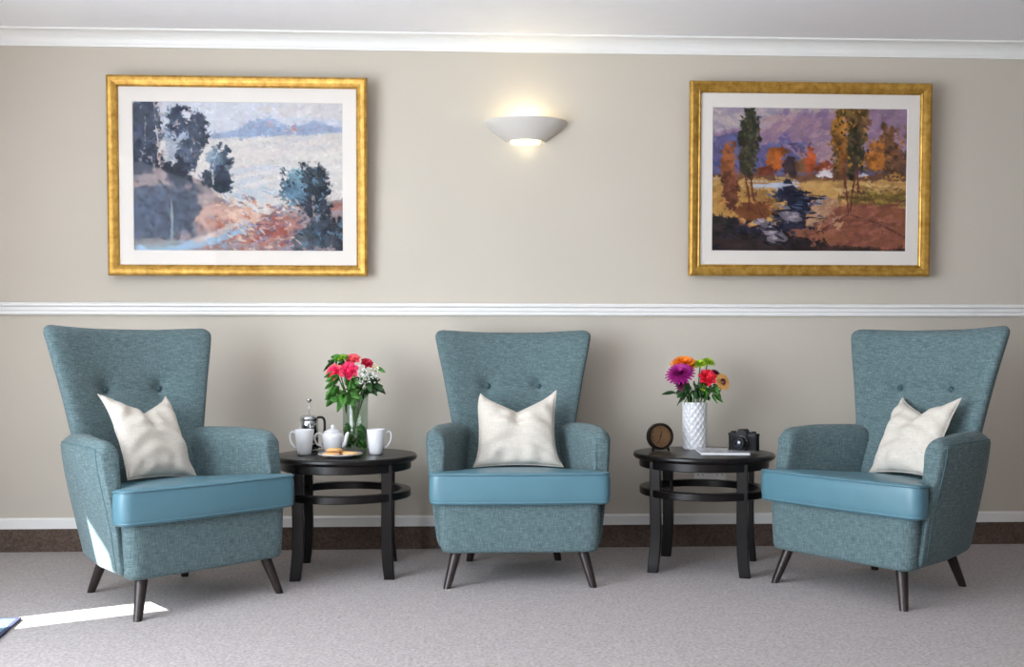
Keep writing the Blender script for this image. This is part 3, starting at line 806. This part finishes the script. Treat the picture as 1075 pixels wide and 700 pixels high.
# ---------------------------------------------------------------- wall lights
def wall_light():
    root = empty('wall_light', (.283, W, 1.884))
    n = 48; g = G()
    def arc(a, b, z): return [(a*math.cos(PI*k/n+PI), b*math.sin(PI*k/n+PI), z) for k in range(n+1)]
    outer = []; prof = [(.016,.092,.075),(.022,.100,.080),(.040,.126,.096),(.064,.158,.113),(.088,.183,.125),(.104,.194,.131),(.109,.195,.132)]
    rings = [arc(a, b, z) for z, a, b in prof]+[arc(a-.007, b-.007, z) for z, a, b in reversed(prof)]
    rings.append(rings[0])
    g.loft(rings, False, False, closed=False)
    # close the ends that meet the wall
    m = n+1; k = len(prof)
    for i in range(k-1):
        for e in (0, n): g.f.append((i*m+e, (i+1)*m+e, (2*k-2-i)*m+e, (2*k-1-i)*m+e))
    g.obj('bowl_shade', M['plaster'], root, auto=50)
    g = G(); rr = [arc(.072*s, .058*s, z) for s, z in ((1,.026),(1,.010),(.9,.004),(.6,0),(.2,-.002),(.02,-.002))]
    g.loft(rr, False, False, closed=False); g.obj('lit_diffuser', M['bulb'], root)
    G().lathe([(0,.03),(.012,.032),(.016,.05),(.014,.075),(0,.082)], 20, (0,-.06,0)).obj('bulb', M['bulb'], root)
    G().box(-.035,.035,-.02,0,.02,.09).obj('wall_bracket', M['white'], root, False)
    return root
wl = wall_light(); tag(wl, 'white half-bowl uplighter glowing on the wall between the two pictures', 'wall light', 'plaster wall lights')
wl2 = copy_tree(wl); wl2.location = (5.17, YB, 1.884); wl2.rotation_euler.z = PI
tag(wl2, 'white half-bowl uplighter on the wall opposite the armchairs', 'wall light', 'plaster wall lights')

def lamp(name, typ, loc, energy, col, rot=(0,0,0), **kw):
    l = bpy.data.lights.new(name, typ); l.energy = energy; l.color = col
    for k, v in kw.items(): setattr(l, k, v)
    o = bpy.data.objects.new(name, l); C.objects.link(o); o.location = loc; o.rotation_euler = rot; return o
for x, y, s in ((.283, W, 1), (5.17, YB, -1)):
    lamp('wall_light_bulb', 'POINT', (x, y-.055*s, 1.975), 1.05, (1,.88,.60), shadow_soft_size=.02)
    lamp('wall_light_downglow', 'POINT', (x, y-.050*s, 1.868), .06, (1,.90,.62), shadow_soft_size=.015)

# ---------------------------------------------------------------- pictures
class Canvas:
    def __init__(s, w, h, asp, seed):
        s.w, s.h = w, h; s.a = asp; s.rng = np.random.default_rng(seed)
        s.v, s.u = np.mgrid[0:h, 0:w]; s.u = (s.u+.5)/w; s.v = (s.v+.5)/h
        s.img = np.ones((h, w, 3))*.8
        s.n1 = s.noise(14); s.n2 = s.noise(30); s.n3 = s.noise(60)
    def noise(s, cells):
        gy, gx = int(cells/s.a)+2, cells+2; g = s.rng.random((gy, gx))*2-1
        x = s.u*(gx-1.001); y = s.v*(gy-1.001); i = x.astype(int); j = y.astype(int); fx = x-i; fy = y-j
        fx = fx*fx*(3-2*fx); fy = fy*fy*(3-2*fy)
        i1 = np.minimum(i+1, gx-1); j1 = np.minimum(j+1, gy-1)
        return (g[j,i]*(1-fx)+g[j,i1]*fx)*(1-fy)+(g[j1,i]*(1-fx)+g[j1,i1]*fx)*fy
    def put(s, mask, col, jit=.05, op=1.0):
        c = np.array(col)/255.; c = c[None,None,:]*(1+jit*s.n2[...,None]+jit*.7*s.n3[...,None])
        m = (mask*op)[...,None]; s.img = s.img*(1-m)+c*m
    def blob(s, cx, cy, rx, ry, col, rough=.35, jit=.1, op=1.0):
        d = np.hypot((s.u-cx)/rx, (s.v-cy)/ry)+rough*(s.n2*.6+s.n3*.5); s.put(np.clip((1.0-d)*9, 0, 1), col, jit, op)
    def below(s, pts, col, rough=.02, jit=.06, op=1.0):
        xs = [p[0] for p in pts]; ys = [p[1] for p in pts]; line = np.interp(s.u, xs, ys)+rough*(s.n1+s.n2*.6)
        s.put(np.clip((s.v-line)*60, 0, 1), col, jit, op)
    def path(s, pts, widths, col, rough=.3, jit=.1, op=1.0):
        n = 40; best = np.full(s.u.shape, 9.)
        t = np.linspace(0, len(pts)-1, n); xs = np.interp(t, range(len(pts)), [p[0] for p in pts]); ys = np.interp(t, range(len(pts)), [p[1] for p in pts]); ws = np.interp(t, range(len(pts)), widths)
        for x, y, w_ in zip(xs, ys, ws): best = np.minimum(best, np.hypot(s.u-x, (s.v-y)/s.a)/w_)
        s.put(np.clip((1-(best+rough*s.n2+rough*.6*s.n3))*6, 0, 1), col, jit, op)
    def dabs(s, n, box, cols, L=.02, wd=.006, ang=0, da=.5, op=.85):
        for _ in range(n):
            cx, cy = s.rng.uniform(box[0], box[2]), s.rng.uniform(box[1], box[3]); a = ang+s.rng.uniform(-da, da); c = np.array(cols[s.rng.integers(len(cols))])/255.
            l, w_ = L*s.rng.uniform(.5,1.4), wd*s.rng.uniform(.6,1.4); R = l+w_
            i0, i1 = max(0, int((cx-R)*s.w)), min(s.w, int((cx+R)*s.w)+2); j0, j1 = max(0, int((cy-R*s.a)*s.h)), min(s.h, int((cy+R*s.a)*s.h)+2)
            if i0 >= i1 or j0 >= j1: continue
            du = s.u[j0:j1,i0:i1]-cx; dv = (s.v[j0:j1,i0:i1]-cy)/s.a
            e = ((du*math.cos(a)+dv*math.sin(a))/l)**2+((dv*math.cos(a)-du*math.sin(a))/w_)**2
            m = (np.clip((1-e)*3, 0, 1)*op)[...,None]; s.img[j0:j1,i0:i1] = s.img[j0:j1,i0:i1]*(1-m)+c*m

    def painterly(s, n, L, wd, jit=.035, ang=.6):
        for _ in range(n):
            cx, cy = s.rng.uniform(0, 1), s.rng.uniform(0, 1)
            sx, sy = np.clip(cx+s.rng.normal(0, .006), 0, .999), np.clip(cy+s.rng.normal(0, .008), 0, .999)
            k = s.img[int(sy*s.h), int(sx*s.w)]*255*(1+s.rng.normal(0, jit))+s.rng.normal(0, 2.5, 3)
            s.dabs(1, (cx, cy, cx, cy), [np.clip(k, 0, 255)], L, wd, ang*s.rng.choice([1, -1]), .8, .75)
def paint_misty():
    c = Canvas(380, 266, 1.41, 11)
    c.put(np.ones_like(c.u), (206,210,222), .04)
    c.blob(.45,.12,.30,.14,(214,216,226),.3,.03); c.blob(.9,.05,.3,.06,(216,212,214),.3,.03)
    c.below([(0,.20),(.35,.20),(.5,.19),(.58,.10),(.66,.09),(.74,.15),(.86,.12),(1,.17)], (160,176,204), .012, .06)
    c.below([(0,.26),(.4,.23),(.55,.20),(.63,.145),(.68,.16),(.76,.19),(1,.185)], (150,166,196), .01, .08, .6)
    c.below([(0,.24),(.4,.235),(.6,.235),(.75,.21),(1,.195)], (216,210,206), .008, .03)
    c.dabs(60, (.4,.24,1,.5), [(224,216,210),(212,206,204),(228,222,216),(204,202,206)], .08, .012, -.12, .15, .6)
    c.dabs(14, (.55,.13,.9,.2), [(128,148,184),(170,180,204),(190,170,176)], .03, .006, -.2, .3, .6)
    c.dabs(5, (.68,.17,.78,.2), [(196,130,120),(220,190,180)], .01, .004, 0, .2)
    c.dabs(24, (.42,.42,.75,.62), [(232,226,222),(206,208,214),(190,198,210)], .09, .010, -.18, .12, .6)
    c.dabs(16, (.45,.58,.78,.74), [(150,176,200),(174,192,208),(196,204,212)], .06, .010, .25, .2, .7)
    # hillside and path
    c.below([(0,.42),(.2,.44),(.32,.52),(.45,.66),(.55,.74),(.66,.76),(.75,.70),(.85,.68),(1,.64)], (152,136,138), .018, .12)
    c.blob(.42,.78,.20,.10,(196,158,146),.4,.12); c.blob(.62,.86,.26,.12,(168,124,118),.4,.14); c.blob(.52,.76,.08,.05,(228,190,172),.5,.1)
    c.dabs(90, (.32,.64,.80,1.0), [(206,160,140),(176,110,96),(228,196,176),(126,112,124),(150,160,186),(196,130,104)], .022, .006, .5, .8, .8)
    c.blob(.67,.86,.06,.05,(160,92,84),.5,.12); c.blob(.97,.70,.05,.03,(170,120,114),.5,.1)
    c.dabs(40, (.58,.74,.82,.95), [(120,128,160),(168,86,76),(88,88,112),(196,172,172)], .025, .006, -.4, .5, .8)
    c.path([(0,.985),(.22,.97),(.36,.93),(.5,.87),(.55,.83)], [.02,.028,.022,.012,.006], (160,188,214), .3, .08)
    c.path([(.3,.93),(.45,.85),(.53,.80)], [.012,.016,.012], (206,190,186), .3, .08)
    # trees
    c.blob(.06,.20,.08,.26,(72,80,98),.35,.25); c.blob(.05,.38,.09,.12,(64,72,90),.4,.25)
    c.blob(.20,.24,.06,.20,(160,172,188),.5,.1,.8); c.blob(.30,.20,.055,.17,(62,70,86),.45,.25); c.blob(.21,.15,.04,.10,(72,82,104),.6,.2); c.blob(.26,.36,.06,.14,(80,90,108),.5,.2)
    c.blob(.22,.48,.08,.10,(58,64,78),.4,.2)
    c.blob(.41,.42,.062,.13,(74,90,108),.45,.25); c.blob(.42,.5,.05,.10,(58,68,84),.5,.2); c.blob(.36,.50,.04,.06,(66,74,88),.5,.2); c.blob(.38,.38,.04,.08,(120,140,158),.6,.2,.8)
    c.dabs(26, (.1,.1,.3,.5), [(120,138,168),(206,196,196),(150,128,124)], .016, .004, 1.4, .3, .7)
    c.dabs(10, (.10,.0,.15,.46), [(208,196,192),(196,176,168),(220,216,216)], .05, .004, 1.5, .1, .85)
    c.blob(.15,.72,.17,.20,(70,80,104),.30,.25); c.blob(.02,.75,.07,.18,(84,98,126),.4,.2); c.blob(.27,.68,.05,.12,(72,82,102),.5,.2)
    c.dabs(80, (.02,.55,.3,.92), [(90,108,140),(58,64,84),(104,124,150),(76,84,104)], .014, .006, .6, 1.2, .7)
    c.path([(.18,.68),(.185,.80),(.18,.93)], [.004,.005,.005], (176,190,190), .3, .05)
    c.blob(.08,.95,.12,.03,(150,152,150),.5,.1,.7)
    c.path([(.03,.42),(.06,.30),(.06,.1)], [.003,.004,.003], (150,150,156), .3); c.path([(.38,.55),(.38,.42),(.40,.34)], [.003,.003,.002], (196,196,196), .3)
    # tree beside the path
    c.blob(.84,.52,.095,.11,(58,68,78),.4,.3); c.blob(.86,.66,.085,.12,(54,60,72),.4,.25); c.blob(.77,.58,.06,.10,(98,128,150),.5,.25); c.blob(.78,.48,.05,.05,(126,160,172),.5,.2)
    c.dabs(70, (.70,.45,.88,.72), [(110,146,168),(64,84,98),(142,170,180),(80,104,124)], .012, .006, .5, 1.2, .8)
    c.dabs(45, (.80,.44,.93,.75), [(44,48,58),(60,66,78),(52,60,66)], .014, .007, .5, 1.2, .8)
    c.blob(.88,.88,.10,.12,(62,74,88),.45,.3); c.blob(.97,.90,.06,.12,(52,56,66),.45,.3); c.blob(.80,.93,.06,.06,(84,90,98),.5,.2)
    c.dabs(50, (.78,.76,1,1), [(44,46,56),(96,132,158),(110,100,104),(70,80,94)], .014, .006, .8, 1, .8)
    c.path([(.86,.78),(.855,.70),(.85,.62)], [.004,.004,.003], (150,140,140), .3)
    c.painterly(5200, .011, .0045)
    c.dabs(150, (.02,.52,.29,.9), [(38,46,64),(70,84,112),(34,40,54),(116,132,158),(52,60,80)], .012, .005, .8, 1.2, .8)
    c.dabs(40, (.03,.04,.32,.42), [(120,134,160),(58,66,82),(150,150,160)], .010, .004, 1.2, .8, .7)
    c.dabs(40, (.0,.50,.34,.66), [(132,122,128),(116,124,146)], .014, .004, .6, .6, .7)
    c.path([(.18,.66),(.185,.80),(.18,.93)], [.004,.005,.005], (150,166,170), .3, .05)
    c.dabs(70, (.70,.44,.93,.74), [(52,62,74),(104,140,162),(44,50,60)], .011, .005, .5, 1.2, .75)
    c.dabs(60, (.34,.62,.80,.98), [(214,178,160),(140,118,122),(226,206,190),(160,166,186)], .018, .005, .4, .7, .7)
    c.img *= .89
    return c
def paint_autumn():
    c = Canvas(380, 276, 1.36, 5)
    c.put(np.ones_like(c.u), (176,162,172), .06)
    c.dabs(40, (0,0,.6,.12), [(196,178,178),(156,144,166),(206,186,172),(150,140,160)], .06, .014, .2, .5, .6)
    c.below([(0,.17),(.12,.14),(.25,.13),(.35,.09),(.5,.04),(.62,.0),(1,-.02)], (152,124,146), .012, .1)
    c.dabs(90, (.25,.04,.9,.42), [(164,130,146),(134,110,148),(184,148,150),(128,108,144),(192,156,158)], .06, .014, -.6, .5, .6)
    c.below([(0,.20),(.12,.17),(.2,.26),(.33,.24),(.45,.33),(.6,.40),(1,.42)], (98,94,134), .02, .12)
    c.dabs(34, (.0,.2,.5,.45), [(72,74,128),(104,92,144),(96,110,166),(64,66,110)], .04, .010, .5, .5, .7)
    c.below([(0,.46),(.25,.44),(.5,.46),(.8,.44),(1,.45)], (112,76,58), .015, .15)
    for x, y, rx, ry, col in [(.32,.37,.055,.09,(176,96,44)),(.40,.42,.04,.07,(78,62,66)),(.46,.40,.03,.08,(120,86,60)),(.50,.37,.035,.09,(182,88,50)),(.58,.42,.05,.05,(150,76,50)),(.28,.44,.05,.04,(120,60,44)),(.68,.44,.05,.05,(110,74,50))]:
        c.blob(x, y, rx, ry, col, .5, .25)
    c.below([(0,.50),(.25,.485),(.45,.505),(.7,.49),(1,.50)], (196,152,92), .01, .12)
    c.dabs(50, (.0,.49,1,.62), [(214,174,110),(170,128,80),(188,140,76),(224,190,130)], .05, .007, .05, .15, .7)
    c.dabs(12, (.23,.515,.42,.555), [(196,196,214),(168,176,204)], .05, .007, 0, .1, .9)
    # meadow
    c.blob(.10,.66,.22,.12,(176,132,74),.3,.15); c.blob(.22,.72,.12,.07,(120,72,44),.4,.15); c.blob(.86,.64,.22,.06,(134,112,58),.3,.15)
    c.below([(0,.80),(.15,.78),(.35,.86),(.5,.80),(.62,.68),(.8,.66),(1,.68)], (142,88,70), .015, .12)
    c.dabs(120, (.52,.66,1,.95), [(160,100,80),(128,78,64),(176,116,92),(142,92,60),(118,68,58)], .045, .010, -.25, .4, .6)
    # river
    c.path([(.38,.52),(.42,.57),(.36,.60),(.45,.66),(.52,.72),(.46,.80),(.36,.88),(.22,.94),(.1,.92)], [.02,.02,.045,.075,.07,.075,.09,.10,.09], (42,42,58), .35, .25)
    c.blob(.25,.97,.34,.11,(40,34,36),.3,.3); c.below([(0,.90),(.2,.88),(.4,.97),(.6,.95),(1,.97)], (52,40,40), .02, .2, .85)
    c.blob(.05,.82,.10,.07,(48,42,44),.4,.2)
    c.dabs(46, (.3,.56,.6,.80), [(58,66,96),(34,34,46),(96,104,140),(30,34,50)], .03, .006, .05, .3, .8)
    c.dabs(8, (.5,.62,.6,.67), [(176,176,196),(140,140,168)], .02, .008, .1, .3, .9)
    c.path([(.5,.78),(.56,.72),(.62,.66)], [.03,.045,.03], (184,142,112), .4, .12); c.dabs(26, (.5,.62,.68,.84), [(206,164,134),(166,112,90),(190,140,108)], .025, .007, -.8, .4, .8)
    for x, y, r in [(.30,.86,.045),(.33,.91,.05),(.41,.76,.05),(.25,.80,.04),(.38,.74,.03)]:
        c.blob(x, y, r, r*.75, (128,118,132), .4, .2); c.dabs(5, (x-r*.6,y-r*.6,x+r*.6,y), [(170,158,166),(150,138,150)], .015, .006, -.2, .4)
    c.blob(.46,.87,.06,.035,(140,90,70),.5,.2)
    # house
    c.path([(.54,.475),(.58,.45),(.61,.475)], [.006,.02,.01], (220,208,214), .15, .03); c.dabs(3, (.76,.455,.8,.47), [(200,196,206)], .012, .006, 0, .1)
    # poplars
    c.blob(.19,.20,.055,.20,(58,58,44),.3,.35); c.blob(.18,.34,.045,.16,(62,58,44),.35,.3); c.blob(.205,.07,.022,.07,(60,62,46),.4,.3)
    c.dabs(60, (.14,.08,.24,.46), [(84,82,54),(46,46,38),(110,92,56),(66,52,44)], .010, .005, 1.2, .6, .8)
    c.blob(.085,.38,.04,.17,(148,88,52),.4,.3); c.blob(.10,.58,.045,.13,(104,62,46),.5,.3); c.dabs(30, (.05,.25,.12,.7), [(176,106,60),(110,66,50),(140,70,50)], .010, .005, 1.2, .6, .8)
    for pts in ([(.17,.5),(.19,.62),(.185,.72)],[(.20,.5),(.21,.62),(.26,.76)],[(.09,.6),(.09,.72)]): c.path(pts, [.004]*len(pts), (96,52,44), .3)
    c.blob(.74,.16,.055,.20,(74,66,46),.35,.35); c.blob(.72,.34,.05,.14,(66,60,44),.4,.35); c.blob(.65,.15,.045,.18,(164,112,50),.45,.3); c.blob(.655,.33,.035,.12,(150,96,48),.5,.3); c.blob(.78,.10,.03,.12,(120,86,60),.5,.3); c.blob(.71,.03,.09,.05,(120,92,52),.5,.3)
    c.dabs(90, (.61,.02,.80,.46), [(178,124,54),(58,54,42),(98,84,50),(140,96,52),(70,58,50)], .011, .006, 1.3, .6, .8)
    for pts in ([(.67,.42),(.69,.58),(.70,.74)],[(.74,.44),(.72,.58),(.71,.72)],[(.68,.36),(.68,.56),(.66,.62)],[(.745,.4),(.75,.60)]): c.path(pts, [.005,.005,.004][:len(pts)], (112,66,56), .3)
    c.blob(.90,.26,.05,.18,(120,84,60),.5,.3); c.blob(.84,.33,.05,.13,(190,118,54),.5,.25); c.blob(.94,.36,.06,.12,(110,78,60),.5,.3); c.dabs(60, (.80,.12,1,.48), [(196,128,60),(128,88,60),(150,98,64),(94,70,60)], .012, .006, 1.2, .6, .75)
    c.dabs(20, (.78,.42,1,.5), [(206,150,70),(96,74,60)], .02, .006, 0, .4, .8)
    c.dabs(20, (.76,.56,1,.66), [(86,66,44),(170,138,70),(110,88,50)], .05, .007, .05, .2, .8)
    c.path([(.45,.92),(.58,.84),(.70,.74)], [.003,.006,.004], (96,58,48), .3); c.path([(.70,.74),(.85,.80),(1,.90)], [.004,.006,.008], (104,64,52), .3)
    c.painterly(5200, .011, .0045)
    c.path([(.545,.478),(.575,.452),(.605,.478)], [.005,.016,.008], (228,216,222), .1, .02)
    c.dabs(5, (.77,.455,.80,.468), [(204,200,210)], .010, .005, 0, .1)
    c.dabs(12, (.23,.52,.42,.55), [(190,196,214),(206,204,216)], .035, .005, 0, .1, .85)
    c.dabs(26, (.36,.56,.56,.78), [(26,28,40),(74,88,120),(34,36,52)], .030, .005, .05, .2, .85)
    for x, y, r in [(.30,.87,.034),(.34,.92,.04),(.42,.77,.04),(.26,.80,.026)]: c.blob(x, y, r, r*.6, (134,124,134), .4, .2); c.dabs(3, (x-r*.5,y-r*.4,x+r*.5,y-r*.1), [(186,172,176)], .014, .005, -.1, .3)
    c.dabs(30, (0,.82,.4,1), [(26,24,32),(44,40,52),(60,44,40)], .03, .007, .2, .6, .8)
    for pts in ([(.17,.48),(.19,.62),(.185,.72)],[(.20,.48),(.21,.62),(.26,.76)],[(.67,.42),(.69,.58),(.70,.74)],[(.74,.44),(.72,.58),(.71,.72)],[(.745,.4),(.75,.60)]): c.path(pts, [.004,.004,.003][:len(pts)], (104,56,46), .3)
    c.dabs(60, (.61,.02,.80,.44), [(196,142,64),(50,50,38),(112,92,54)], .010, .005, 1.3, .6, .8)
    c.dabs(40, (.14,.06,.24,.44), [(96,92,58),(40,42,36)], .009, .004, 1.2, .6, .8)
    c.img *= .92
    return c

def print_mesh(name, c, w, h, parent, y):
    n, m = c.w, c.h
    xs = np.linspace(-w/2, w/2, n); zs = np.linspace(h/2, -h/2, m)
    V = np.zeros((m, n, 3)); V[...,0] = xs[None,:]; V[...,2] = zs[:,None]; V[...,1] = y
    idx = np.arange(n*m).reshape(m, n); F = np.stack([idx[:-1,:-1], idx[1:,:-1], idx[1:,1:], idx[:-1,1:]], -1).reshape(-1, 4)
    me = bpy.data.meshes.new(name); me.from_pydata(V.reshape(-1,3).tolist(), [], F.tolist())
    col = np.clip(c.img, 0, 1); lin = np.where(col <= .04045, col/12.92, ((col+.055)/1.055)**2.4)
    at_ = me.color_attributes.new('paint', 'FLOAT_COLOR', 'POINT'); at_.data.foreach_set('color', np.concatenate([lin, np.ones((m,n,1))], -1).reshape(-1).astype('f'))
    t = NT(name+'_ink'); a = t.add('ShaderNodeAttribute', attribute_name='paint'); t.link(a.outputs['Color'], t.b.inputs['Base Color'])
    t.b.inputs['Roughness'].default_value = .6; t.b.inputs['Specular IOR Level'].default_value = .15
    me.materials.append(t.m); o = bpy.data.objects.new(name, me); C.objects.link(o); o.parent = parent; return o

def picture(cx, cz, ow, oh, fw, aw, ah, tilt, canvas, label):
    """hung picture; local front is -y"""
    root = empty('framed_picture', (cx, W-.052, cz), 0, tilt)
    prof = [(0,0),(0,-.022),(.004,-.030),(.012,-.033),(.022,-.031),(.034,-.025),(.042,-.022),(.046,-.024),(fw-.003,-.021),(fw,-.016),(fw,0)]
    g = G(); rings = []
    for inn, yy in prof:
        a, b = ow/2-inn, oh/2-inn; rings.append([(-a,yy,-b),(a,yy,-b),(a,yy,b),(-a,yy,b)])
    rings.append(rings[0]); g.loft(rings, False, False); g.obj('frame', M['gold'], root, auto=25)
    a, b = ow/2-fw+.004, oh/2-fw+.004; ia, ib = aw/2, ah/2
    g = G(); g.loft([[(-a,-.010,-b),(a,-.010,-b),(a,-.010,b),(-a,-.010,b)],[(-ia,-.010,-ib),(ia,-.010,-ib),(ia,-.010,ib),(-ia,-.010,ib)],
                     [(-ia+.002,-.007,-ib+.002),(ia-.002,-.007,-ib+.002),(ia-.002,-.007,ib-.002),(-ia+.002,-.007,ib-.002)]], False, False)
    g.obj('mat_board', M['mat_board'], root, False)
    print_mesh('print', canvas, aw, ah, root, -.0068)
    G().add([(-a,-.0145,-b),(a,-.0145,-b),(a,-.0145,b),(-a,-.0145,b)], [(0,1,2,3)]).obj('glazing', M['glazing'], root, False)
    G().box(-a, a, -.004, 0, -b, b).obj('backing_board', plain('brown_backing', srgb(120,96,70), .8), root, False)
    tag(root, label, 'picture', 'gold framed landscape prints'); return root
picture(-1.036, 1.717, 1.173, .905, .050, .950, .676, math.radians(2.1), paint_misty(), 'gold framed misty blue landscape print hanging above the sunlit armchair')
picture(1.614, 1.724, 1.145, .902, .053, .925, .668, math.radians(2.1), paint_autumn(), 'gold framed autumn river landscape print hanging above the inward-turned armchair')

# ---------------------------------------------------------------- light
el = math.radians(40); dirv = Vector((.881*math.cos(el), .473*math.cos(el), -math.sin(el)))
sun = lamp('sun', 'SUN', (-6, 0, 5), 32, (1,.98,.96), angle=math.radians(.6))
sun.rotation_euler = dirv.to_track_quat('-Z', 'Y').to_euler()
lamp('window_daylight', 'AREA', (XL+.13, (WY0+WY1)/2, (WZ0+WZ1)/2), 250, (.82,.91,1.0), (0, -PI/2, 0), shape='RECTANGLE', size=WZ1-WZ0-.1, size_y=WY1-WY0)
lamp('rear_window_daylight', 'AREA', ((RX0+RX1)/2, YB+.03, (RZ0+RZ1)/2), 6, (.86,.92,1.0), (PI/2, 0, 0), shape='RECTANGLE', size=RX1-RX0, size_y=RZ1-RZ0)

wd = bpy.data.worlds.new('sky'); bpy.context.scene.world = wd; wd.use_nodes = True
nt = wd.node_tree; bg = nt.nodes['Background']; sky = nt.nodes.new('ShaderNodeTexSky'); sky.sky_type = 'HOSEK_WILKIE'
sky.sun_direction = (-.675, -.362, .643); nt.links.new(sky.outputs[0], bg.inputs[0]); bg.inputs[1].default_value = .55

# ---------------------------------------------------------------- lens
cam = bpy.data.cameras.new('camera'); co = bpy.data.objects.new('camera', cam); C.objects.link(co)
co.location = (0, 0, H); co.rotation_euler = (PI/2, 0, -YAW)
cam.sensor_width = 36; cam.lens = 36*1080/1075; cam.shift_y = 26/1075; cam.clip_start = .05
sc = bpy.context.scene; sc.camera = co
sc.view_settings.view_transform = 'Standard'; sc.view_settings.look = 'None'; sc.view_settings.gamma = 1; sc.view_settings.use_curve_mapping = False
sc.view_settings.exposure = 0.12
try:
    sc.cycles.use_denoising = True; sc.cycles.denoiser = 'OPENIMAGEDENOISE'; sc.cycles.max_bounces = 10; sc.cycles.diffuse_bounces = 5; sc.cycles.sample_clamp_indirect = 8
except Exception as e: print(e)
